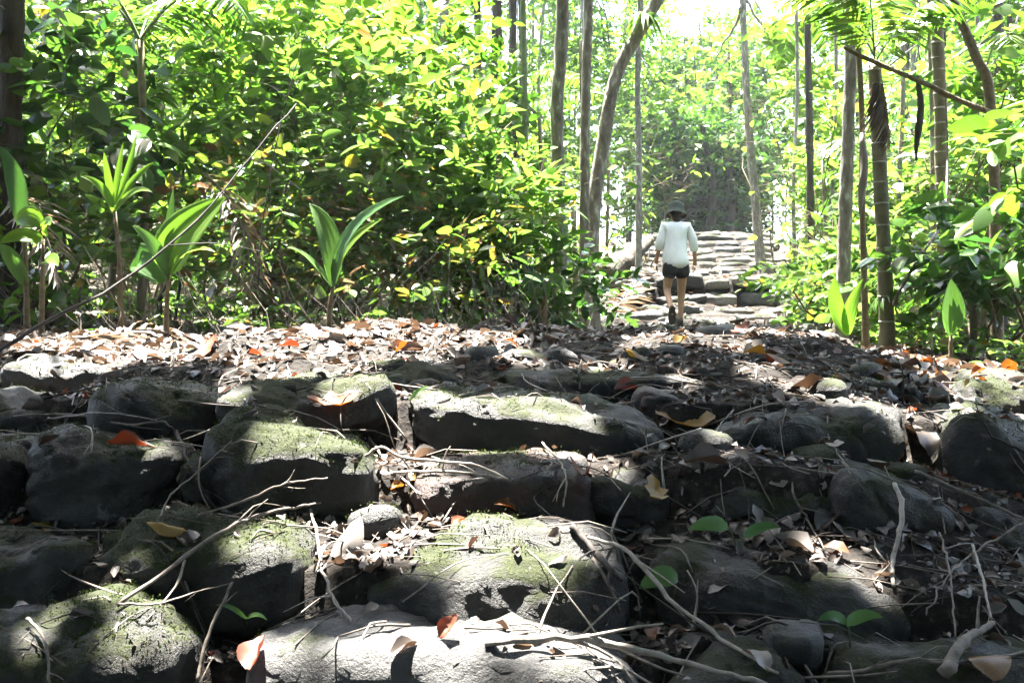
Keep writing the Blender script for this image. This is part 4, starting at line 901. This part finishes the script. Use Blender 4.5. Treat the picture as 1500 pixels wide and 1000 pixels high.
# ------------------------------------------------------------------ sticks and roots: points in the photo, laid against what is behind them
def stick(label, pts, rad, mat='twig', name='twig', cat='twig', group=None, lift=.012, sides=6, depth=None, n=22, forks=None):
    rad = np.atleast_1d(rad) * .78; w = []
    hs = [hit(a, b)[0] for a, b in pts]; L0, L1 = np.linalg.norm(hs[0]), np.linalg.norm(hs[-1])
    for k, (a, b) in enumerate(pts):
        t = k / (len(pts) - 1); d = nrm(P(a, b, 1.0)); dist = min(L0 * (1 - t) + L1 * t, np.linalg.norm(hs[k])) - lift - np.max(rad)
        if depth: dist = (depth[0] * (1 - t) + depth[1] * t) / d[1]
        w.append(d * dist)
    return pole(name, label, cat, w, rad, mat, sides, group, n, .12, forks if forks is not None else (2 if len(pts) > 3 else 1))
G_T = 'twigs on the stone steps'
stick('long dark branch slanting up from the left edge into the thicket', [(-20, 525), (60, 475), (150, 430), (235, 370), (310, 300), (380, 215), (434, 152)], [.010, .009, .006], 'twig_dark', 'fallen_branch', 'branch', depth=(4.3, 5.6))
stick('thin upright dark vine stem crossing the shrubs', [(378, 420), (385, 330), (405, 210), (430, 110), (466, -10)], [.006, .005], 'twig_dark', 'vine', 'vine', depth=(6.0, 6.4))
stick('second thin vine hanging straight down in the thicket', [(432, 150), (430, 250), (400, 350), (378, 440)], [.004, .004], 'twig_dark', 'vine', 'vine', depth=(6.6, 6.6))
stick('pale stick rising across the mossy rounded stone', [(172, 886), (240, 838), (310, 788), (370, 757), (430, 742), (470, 736)], [.006, .0075, .005])
stick('thin stick standing up at the lowest stones', [(288, 1000), (305, 930), (328, 880), (341, 852)], [.006, .006], lift=.05)
stick('thin stick running to the standing stick', [(175, 884), (230, 884), (290, 866), (338, 854)], [.0035, .003], 'twig', lift=.05)
stick('dark crooked stick hanging between the third row stones', [(258, 632), (272, 665), (292, 710), (322, 750)], [.009, .008, .006], 'twig_dark')
stick('bleached branching root across the red slab', [(535, 668), (560, 655), (590, 670), (640, 675), (700, 682), (745, 702)], [.005, .007, .006], 'twig_pale', 'root', 'root')
stick('bleached root running down into the lit litter', [(540, 640), (565, 676), (590, 700), (618, 726)], [.005, .006], 'twig_pale', 'root', 'root')
stick('bleached root below the forked root', [(575, 692), (625, 690), (680, 692), (740, 700)], [.006, .007, .005], 'twig_pale', 'root', 'root')
stick('wiry pale root standing against the red slab', [(795, 648), (822, 680), (830, 705), (825, 742)], [.004, .005], 'twig_pale', 'root', 'root')
stick('long smooth root curving over the lowest flat stone', [(710, 942), (780, 934), (860, 934), (930, 950), (1010, 972), (1080, 990), (1130, 1005)], [.009, .012, .011, .008], 'twig_pale', 'root', 'root')
stick('long root running down the gap right of the central stone', [(862, 787), (905, 800), (940, 830), (985, 880), (1040, 922), (1090, 955), (1140, 985)], [.006, .008, .008, .006], 'twig_pale', 'root', 'root')
stick('dark thick stick wedged right of the central stone', [(838, 770), (865, 800), (895, 835), (910, 850)], [.012, .013, .009], 'twig_dark')
stick('dark twig drooping along the right flank of the central stone', [(868, 818), (888, 850), (905, 885), (915, 918)], [.006, .005], 'twig')
stick('thick pale greenish stem hanging down the right stones', [(1310, 708), (1321, 740), (1318, 780), (1307, 820), (1309, 858)], [.008, .010, .010, .009], 'twig_pale', 'root', 'root', lift=.02, sides=8, forks=0)
stick('blue-grey thin stick in front of the dark right stone', [(1160, 662), (1162, 720), (1182, 760), (1208, 805)], [.004, .005, .004], lift=.03)
stick('curved pale grass stem arching at the broad dark stone', [(1044, 670), (1050, 630), (1075, 600)], [.003, .003], 'twig_pale', lift=.03)
stick('thin curved vine hanging down the broad dark stone', [(1212, 610), (1214, 640), (1228, 665), (1248, 690)], [.003, .003], 'twig', lift=.02)
stick('dark broken stick pointing up by the mossy edge stone', [(1335, 572), (1360, 545), (1388, 512)], [.016, .014, .010], 'twig_dark', 'fallen_branch', 'branch', lift=.05)
stick('dark stick leading down from the broken stick', [(1368, 540), (1375, 570), (1395, 590)], [.009, .006], 'twig_dark', lift=.04)
stick('long dark stick lying down the right side of the steps', [(1205, 530), (1290, 580), (1380, 610), (1450, 640), (1510, 665)], [.008, .009, .007], 'twig_dark', lift=.03)
stick('long stick down the right flank above the black gap', [(1340, 690), (1400, 715), (1460, 742), (1510, 765)], [.008, .008], 'twig', lift=.03)
stick('parallel grey stick on the right flank', [(1350, 720), (1395, 750), (1440, 790)], [.006, .006], 'twig', lift=.03)
stick('arching thin stem over the black gap on the right', [(1510, 760), (1440, 800), (1390, 840), (1357, 900)], [.005, .005, .004], 'twig', lift=.08)
stick('thin hanging stem in the black gap', [(1376, 780), (1392, 840), (1400, 935)], [.004, .004], 'twig', lift=.08)
stick('pale straight stem at the far right bottom', [(1424, 798), (1440, 850), (1452, 905)], [.005, .005], 'twig_pale', lift=.08)
stick('thick broken pale stub at the bottom right', [(1385, 985), (1410, 940), (1455, 912)], [.020, .018, .012], 'twig', 'fallen_branch', 'branch', lift=.05)
stick('long stick lying along the bottom right edge', [(1205, 988), (1270, 980), (1340, 966), (1420, 968), (1510, 952)], [.006, .007, .006], 'twig', lift=.03)
stick('pale curling twig on the lit litter left of the central stone', [(455, 745), (465, 790), (470, 830), (490, 880), (515, 910)], [.005, .006, .005], 'twig_pale', lift=.02)
stick('white looping root left of the central stone', [(462, 840), (478, 800), (500, 792), (515, 800)], [.003, .003], 'twig_pale', lift=.02)
stick('thin twig across the third row on the left', [(20, 610), (100, 606), (180, 622), (240, 618), (260, 640)], [.005, .006, .005], 'twig', lift=.02)
stick('second thin twig across the third row on the left', [(70, 612), (160, 605), (230, 615)], [.003, .003], 'twig_pale', lift=.03)
stick('bare twig standing in front of the flat slab', [(905, 585), (880, 550), (870, 520), (830, 490)], [.003, .003], 'twig_dark', lift=.05)
stick('thin upright bare twig before the walker', [(848, 570), (852, 520), (862, 480), (870, 455)], [.003, .0025], 'twig_dark', lift=.12)
stick('long thin twig running along the litter on the right crest', [(1000, 548), (1090, 552), (1160, 552)], [.004, .004], 'twig_dark', lift=.02)
stick('hooked pale root at the left bottom', [(40, 905), (62, 930), (70, 960), (72, 1005)], [.005, .005], 'twig', lift=.02)
stick('thin forked twig across the crusty moss stone', [(232, 760), (250, 725), (290, 690), (340, 645)], [.003, .003], 'twig', lift=.04)
stick('twig leading from the rounded stone to the lit litter', [(290, 755), (350, 735), (420, 708), (480, 700)], [.004, .005, .004], 'twig', lift=.02)
tr = np.random.default_rng(41)
for k in range(280):                                         # many more small ones
    y = 2.3 + 3.2 * tr.random() ** 1.2; x = tr.uniform(-.55, .55) * y + (.05 if k % 3 else .3); a = tr.uniform(0, 6.28); L = tr.uniform(.08, .42)
    p0, _ = drop(x, y); p1, _ = drop(x + math.cos(a) * L, y + math.sin(a) * L * .7); pm, _ = drop(x + math.cos(a) * L * .5, y + math.sin(a) * L * .35)
    mid = (p0 + p1) / 2; mid[2] = max(mid[2], pm[2] + .004) + tr.uniform(0, .012); mid[:2] += tr.normal(size=2) * .02
    rr = tr.uniform(.0018, .0042)
    pole('twig', 'thin dry twig lying in the litter of the near steps', 'twig', [p0 + A([0, 0, .004]), mid, p1 + A([0, 0, .006])], [rr, rr * .7], str(tr.choice(['twig', 'twig_pale', 'twig', 'twig_dark'])), 4, 'loose twigs on the near steps', 7, .05)

# ------------------------------------------------------------------ leaf litter
def dry_tpl(w, seed, lobes=False, n=7, m=5):
    """a crumpled dead leaf with real curl"""
    r = np.random.default_rng(seed)
    t = np.linspace(0, 1, n); u = np.linspace(-1, 1, m); V = []
    cl, cw, tw = r.uniform(-1.1, 1.1), r.uniform(-.7, 1.1), r.uniform(-.8, .8)
    for i in range(n):
        hw = max(.012, w * math.sin(math.pi * (t[i] * .96 + .02) ** r.uniform(.8, .95)) ** .8)
        if lobes and i % 2 == 0 and 0 < i < n - 1: hw *= .55
        for j in range(m):
            x = u[j] * hw; z = cl * .35 * (t[i] - .4) ** 2 * 2 + cw * 1.6 * x * x / max(w, .1) + tw * x * (t[i] - .5) + r.normal() * .022
            V.append((x, t[i] - .5, z))
    V = A(V); V[:, 2] -= np.percentile(V[:, 2], 15)
    i, j = np.meshgrid(np.arange(n - 1), np.arange(m - 1), indexing='ij'); i = i.ravel(); j = j.ravel()
    return V, tris(np.stack([i * m + j, i * m + j + 1, (i + 1) * m + j + 1, (i + 1) * m + j], 1))
DRY = [dry_tpl(w, 60 + k, lobes=(k % 5 == 4)) for k, w in enumerate((.20, .26, .30, .23, .34, .28, .18, .32, .25, .36))]
DRYLO = [dry_tpl(w, 60 + k, n=4, m=3) for k, w in enumerate((.20, .26, .30, .23, .34, .28, .18, .32, .25, .36))]
DRYME = {(m, k): mesh('fallen_leaf', *DRY[k], M[m]) for m in ('dry', 'dry_orange', 'dry_yellow', 'dry_red') for k in range(10)}
from mathutils import Matrix
def lay_leaf(p, nr, L, mat, k, label, group, yaw, tiltv=0.0, name='fallen_leaf', lift=.006):
    n_ = nrm(nrm(nr) + A([math.cos(yaw * 3), math.sin(yaw * 5), 0]) * tiltv); d = A([math.cos(yaw), math.sin(yaw), 0]); d = nrm(d - n_ * (d @ n_))
    B = basis(d[None], n_[None])[0] * L; m4 = np.eye(4); m4[:3, :3] = B; m4[:3, 3] = p + n_ * lift
    o = link(name, DRYME[(mat, k)]); o.matrix_world = Matrix(m4.tolist()); return tag(o, label, 'leaf', group)
for px, py, Lpx, mat, k, yaw, tilt, lab in [
    (485, 598, 72, 'dry_orange', 4, .3, .8, 'orange lobed leaf leaning on the half-lit rounded stone'), (1006, 628, 84, 'dry_yellow', 4, 2.8, .6, 'yellow curled leaf right of the long stone'),
    (858, 710, 80, 'dry_red', 3, 1.5, 1.6, 'rust-brown leaf standing upright at the end of the red slab'), (740, 752, 42, 'dry_orange', 5, .1, .3, 'small orange leaf behind the central stone'),
    (312, 515, 46, 'dry_red', 9, 1.2, 1.5, 'rust-red leaf standing in the sunlit litter'), (665, 928, 40, 'dry_red', 2, .9, 1.2, 'red curled leaf in front of the central stone'),
    (920, 578, 50, 'dry_red', 8, .4, .9, 'brown-red leaf on the flat slab'), (1314, 530, 34, 'dry_orange', 5, 2.4, .8, 'bright orange leaf at the right crest'),
    (1140, 538, 46, 'dry_red', 7, .2, .9, 'dark red leaf standing on the right crest'), (1105, 525, 40, 'dry_yellow', 1, .5, .5, 'yellow leaf on the right crest'),
    (998, 505, 30, 'dry_yellow', 2, .8, .7, 'yellow leaf at the foot of the far steps'), (1085, 493, 34, 'dry_red', 4, .6, 1.2, 'crimson leaf beside the pale stone'),
    (955, 735, 56, 'dry_yellow', 4, 1.8, 1.0, 'ragged ochre leaf below the long stone'), (585, 722, 26, 'dry_orange', 1, .5, .4, 'small orange leaf in the lit litter by the roots'), (608, 708, 26, 'dry_orange', 6, 1.9, .4, 'small orange leaf close to the red slab'),
    (385, 972, 62, 'dry_red', 2, 1.3, 1.4, 'reddish curled leaf standing by the lowest flat stone'), (548, 850, 90, 'dry', 6, 1.5, 1.7, 'pale twisted leaf hanging at the left end of the central stone'), (1035, 688, 70, 'dry', 1, .1, .5, 'big grey-brown leaf right of the ragged ochre leaf'),
    (1445, 985, 70, 'dry_orange', 7, .4, .5, 'large orange-brown leaf at the bottom right'), (520, 800, 70, 'dry', 7, 1.0, 1.2, 'grey crumpled leaf left of the central stone'), (590, 515, 34, 'dry_orange', 3, .9, .9, 'ochre leaf by the pale small stone'),
    (745, 508, 26, 'dry_orange', 5, .3, .5, 'small orange leaf before the round reddish stone'), (1335, 655, 70, 'dry', 5, 1.9, 1.4, 'pale sunlit leaf standing on the right flank'), (1185, 575, 60, 'dry', 2, .3, .5, 'pale sunlit leaf on the right crest'),
    (425, 515, 34, 'dry_red', 1, .5, .6, 'small red leaf in the sunlit litter'), (375, 525, 30, 'dry_red', 8, 2.5, .5, 'small rust leaf lying flat in the sunlit litter'), (1215, 775, 60, 'dry', 8, .8, .9, 'pale curled leaf between the right stones'), (930, 530, 40, 'dry_yellow', 0, .3, .3, 'olive-yellow leaf on the upper slab'),
    (185, 660, 50, 'dry_red', 3, .4, .6, 'brown curled leaf between the two left stones'), (75, 655, 30, 'dry', 2, .6, .7, 'small brown leaf between left stones')]:
    p, nr = hit(px, py); lay_leaf(p, nr * .4 + A([0, 0, .6]) if tilt < 1 else A([0, -.45, .85]), Lpx * np.linalg.norm(p) / FPX, mat, k, lab, None, yaw, tilt * .35, lift=.02 if tilt < 1 else .035)
lr = np.random.default_rng(55)
cols = ['dry'] * 40 + ['dry_red', 'dry_yellow', 'dry_orange']
def litter_xy(r, big=True):
    while True:
        y = 2.2 + 4.6 * r.random() ** 1.1; x = r.uniform(-.56, .56) * y
        p, nr = drop(x, y)
        if nr[2] > .78 and (not LAST[0] or r.random() < (.3 if y > 3.9 or (x > .75 and y > 3.2) else .10)): return p, nr
spots = [litter_xy(lr) for _ in range(262)]
for p, nr in spots:                                          # the leaves that show largest
    m = str(lr.choice(cols)); nm = {'dry': 'dry grey-brown', 'dry_red': 'rust-brown', 'dry_yellow': 'dull yellow', 'dry_orange': 'small orange'}[m]
    lay_leaf(p, nr, lr.uniform(.05, .115), m, int(lr.integers(0, 10)), nm + ' fallen leaf lying loose in the litter of the steps', nm + ' leaves on the steps', lr.uniform(0, 6.28), lr.uniform(0, .4), lift=lr.uniform(.003, .016))
def litter_stuff(label, n, xy, Lr, seed, mat='dry', over=(0, .012), tilt=.3):
    r = np.random.default_rng(seed); pos, nn, out = [], [], []
    for _ in range(n):
        x, y = xy(r); p, nr = drop(x, y)
        if (nr[2] < .45 and r.random() < .8) or (y > 7 and abs(x - path_x(y)) < path_hw(y) and r.random() < .8) or (LAST[0] and y < 6 and r.random() < (.82 if y > 3.9 or (x > .75 and y > 3.2) else .95)): continue
        pos.append(p + A([0, 0, r.uniform(*over)])); nn.append(nr)
    pos = A(pos); nn = A(nn); k = len(pos); yaw = r.uniform(0, 6.28, k)
    n_ = nrm(nn + r.normal(size=(k, 3)) * tilt); d = np.stack([np.cos(yaw), np.sin(yaw), 0 * yaw], -1); d = d - n_ * (d * n_).sum(-1, keepdims=True)
    sel = r.integers(0, 10, k); parts = [scatter(DRYLO[i], pos[sel == i], basis(d, n_)[sel == i], (r.uniform(*Lr, k))[sel == i], r.random((sel == i).sum())) for i in range(10) if (sel == i).any()]
    V, F, q = cat_meshes(parts)
    return tag(link('leaf_litter', mesh('leaf_litter', V, F, M[mat], q)), label, 'leaf litter', kind='stuff')
def near_xy(r): y = 1.9 + 5.2 * r.random() ** 1.15; return r.uniform(-.6, .6) * y, y
litter_stuff('dry leaf crumbs filling the gaps of the near stone steps', 11000, near_xy, (.015, .065), 71)
litter_stuff('tiny broken leaf bits matted over the soil of the steps', 9000, near_xy, (.008, .03), 70)
litter_stuff('rust-brown leaf crumbs among the near stone steps', 260, near_xy, (.03, .08), 72, 'dry_red')
def far_xy(r): y = r.uniform(6, 18); return path_x(y) + r.normal() * 2.6 + r.uniform(-1, 1), y
litter_stuff('fallen leaves strewn along the path and its edges', 4500, far_xy, (.06, .14), 73)
def right_xy(r): y = r.uniform(3.8, 9); return r.uniform(.36, .62) * y, y
litter_stuff('brown and yellow leaves on the ground right of the steps', 1100, right_xy, (.06, .13), 74)
litter_stuff('orange and yellow leaves on the ground right of the steps', 220, right_xy, (.06, .12), 75, 'dry_orange')
def left_xy(r): y = r.uniform(4.5, 9); return r.uniform(-.6, .05) * y, y
litter_stuff('dead leaves below the left thicket', 2200, left_xy, (.05, .13), 76)
# fine dead twigs and rootlets
kr = np.random.default_rng(81); tw = []
for k in range(3600):
    x, y = near_xy(kr) if k < 2800 else (left_xy(kr) if k < 3300 else right_xy(kr)); a = kr.uniform(0, 6.28); L = kr.uniform(.04, .28)
    p0, _ = drop(x, y)
    if LAST[0] and kr.random() < .8: continue
    p1, _ = drop(x + math.cos(a) * L, y + math.sin(a) * L)
    if abs(p1[2] - p0[2]) > .12: p1[2] = p0[2] - .02
    m = (p0 + p1) / 2 + A([kr.normal() * .015, kr.normal() * .015, kr.uniform(.004, .03)])
    tw.append(tube(A([p0 + A([0, 0, .004]), m, p1 + A([0, 0, .008])]), kr.uniform(.0010, .0028), 3, cap=False))
V, F, q = cat_meshes(tw); tag(link('rootlets', mesh('rootlets', V, F, M['twig'])), 'fine dead twigs and rootlets in the litter', 'twigs', kind='stuff')
tw = []
for k in range(420):                                         # dead stalks standing under the left thicket
    x, y = left_xy(kr); y = 5.8 + (y - 4.5) * .6; p0, _ = drop(x, y); h = kr.uniform(.12, .6); e = p0 + A([kr.normal() * h * .5, kr.normal() * .1, h])
    tw.append(tube(A([p0, (p0 + e) / 2 + kr.normal(size=3) * .03, e]), [.003, .0025, .0015], 3, cap=False))
V, F, q = cat_meshes(tw); tag(link('dead_stalks', mesh('dead_stalks', V, F, M['twig'])), 'thicket of dead stalks below the left shrubs', 'stalks', kind='stuff')
# moss tufts standing up on the shaded stones
M['moss'] = leaf_mat('moss_tuft', [(0, (.012, .02, .005)), (.6, (.03, .042, .01)), (1, (.06, .07, .02))], trans=.3, rough=.7, spec=.15)
mr_ = np.random.default_rng(83); mp_, mn_ = [], []; mno = Noise(84, 5, 3)
while len(mp_) < 20000:
    y = 2.25 + 2.0 * mr_.random() ** 1.4; x = mr_.uniform(-.56, .56) * y; p, nr = drop(x, y)
    if LAST[0] and nr[2] > .42 and not (y < 2.62 and -.6 < x < .32) and mno(p[None])[0] > .15 - .18 * (x < 0):
        for _ in range(5): mp_.append(p + mr_.normal(size=3) * .006); mn_.append(nr)
mp_ = A(mp_); mn_ = A(mn_); md = nrm(mn_ + mr_.normal(size=mp_.shape) * .8)
V, F, q = scatter(T_KITE[0], mp_, basis(md, nrm(mr_.normal(size=mp_.shape))), mr_.uniform(.004, .010, len(mp_)), mr_.random(len(mp_)))
tag(link('moss', mesh('moss', V, F, M['moss'], q)), 'short tufts of moss growing on the near stones', 'moss', kind='stuff')
# ground cover of small leaves on both sides
def cover(label, n, xy, leaf, seed, mat, hmax=.25):
    r = np.random.default_rng(seed); P0 = A([xy(r) for _ in range(n)]); per = 6
    z = ground_z(P0[:, 0], P0[:, 1]); h = r.uniform(.03, hmax, n); pos = np.stack([P0[:, 0], P0[:, 1], z + h], -1)
    pos = np.repeat(pos, per, 0); yaw = r.uniform(0, 6.28, len(pos)); d = np.stack([np.cos(yaw), np.sin(yaw), r.normal(size=len(pos)) * .25], -1)
    nn = nrm(A([0, 0, 1.]) + r.normal(size=pos.shape) * .5)
    V, F, q = scatter_multi(T_MID, pos, basis(d, nn), leaf * r.uniform(.5, 1.2, len(pos)), r.random(len(pos)))
    Vt, Ft, _ = twig_mesh(np.stack([P0[:, 0], P0[:, 1], z - .02], -1), np.stack([P0[:, 0], P0[:, 1], z + h], -1), .003)
    V, F, q = cat_meshes([(V, F, q), (Vt, Ft, .3)])
    tag(link('ground_cover', mesh('ground_cover', V, F, M[mat], q)), label, 'ground cover', kind='stuff')
def off_path(lo, hi, y0, y1, m):
    def f(r):
        while True:
            y = r.uniform(y0, y1); x = r.uniform(lo, hi) * y
            if abs(x - path_x(y)) > path_hw(y) + m: return x, y
    return f
cover('small leafy herbs on the ground right of the steps', 420, off_path(.28, .6, 5.2, 13, .1), .085, 91, 'leaf')
cover('small leafy herbs along the foot of the left thicket', 420, off_path(-.6, .2, 5.9, 12, .1), .085, 92, 'leaf')
cover('leafy herbs covering the forest floor far left', 900, off_path(-.65, .2, 11, 26, .3), .13, 93, 'leaf_far', .5)
cover('leafy herbs covering the forest floor far right', 900, off_path(.15, .65, 11, 26, .2), .13, 94, 'leaf_far', .5)
# little green plants sprouting between the near stones
def sprout(label, leaves, stem):
    hs, _ = hit(*stem); b = hs; o = thing('green_sprout', b, label, 'sprout')
    for (p0, p1, w, up) in leaves:
        d = b[1] - .04; a, e = P(*p0, d), P(*p1, d - .02); V, F = blade(a, e, A([0, 0, .012]), w * d / FPX, nrm(A([0, -1, up])), 1, 8, .7)
        link('leaf', mesh('leaf', V - b, F, M['seed_dark']), o)
        V, F, q = tube(curve([b, b * .5 + a * .5 + A([0, -.01, .01]), a], 6), .0022, 4); link('stalk', mesh('stalk', V - b, F, M['bark_green']), o)
sprout('heart-shaped green leaf right of the central stone', [((992, 846), (936, 862), 34, .8)], (985, 885))
sprout('pair of green leaves between the right stones', [((1065, 772), (1008, 776), 24, .6), ((1090, 786), (1142, 772), 18, .9)], (1078, 800))
sprout('two spreading green leaves on the dark right stone', [((1240, 912), (1198, 908), 18, .9), ((1240, 914), (1294, 904), 20, .9)], (1245, 945))
sprout('grass-like green sprout by the standing stick', [((360, 905), (315, 886), 7, .4), ((362, 905), (392, 908), 7, .6)], (362, 915))
sprout('small pale green blade by the moss-covered stone', [((600, 586), (630, 566), 6, .6)], (602, 592))
print('triangles', sum(len(o.data.polygons) for o in bpy.data.objects if o.type == 'MESH'))

# ------------------------------------------------------------------ the moist air under the trees
hz = bpy.data.materials.new('moist_air'); hz.use_nodes = True; hz.node_tree.nodes.clear()
pv = hz.node_tree.nodes.new('ShaderNodeVolumePrincipled'); ho = hz.node_tree.nodes.new('ShaderNodeOutputMaterial')
pv.inputs['Color'].default_value = (.86, .92, 1, 1); pv.inputs['Density'].default_value = .0006; pv.inputs['Anisotropy'].default_value = .35
hz.node_tree.links.new(pv.outputs[0], ho.inputs['Volume'])
V, F = CS[4]; zmin, zmax = float(GV[:, 2].min()) - 1, 30.0
V = A([(x, y, z) for z in (zmin, zmax) for y in (-15, 141) for x in (-71, 81)], float); F = A([(0, 2, 3, 1), (4, 5, 7, 6), (0, 1, 5, 4), (2, 6, 7, 3), (0, 4, 6, 2), (1, 3, 7, 5)])
tag(link('haze', mesh('haze', V, F, hz, smooth_shade=False)), kind='stuff')
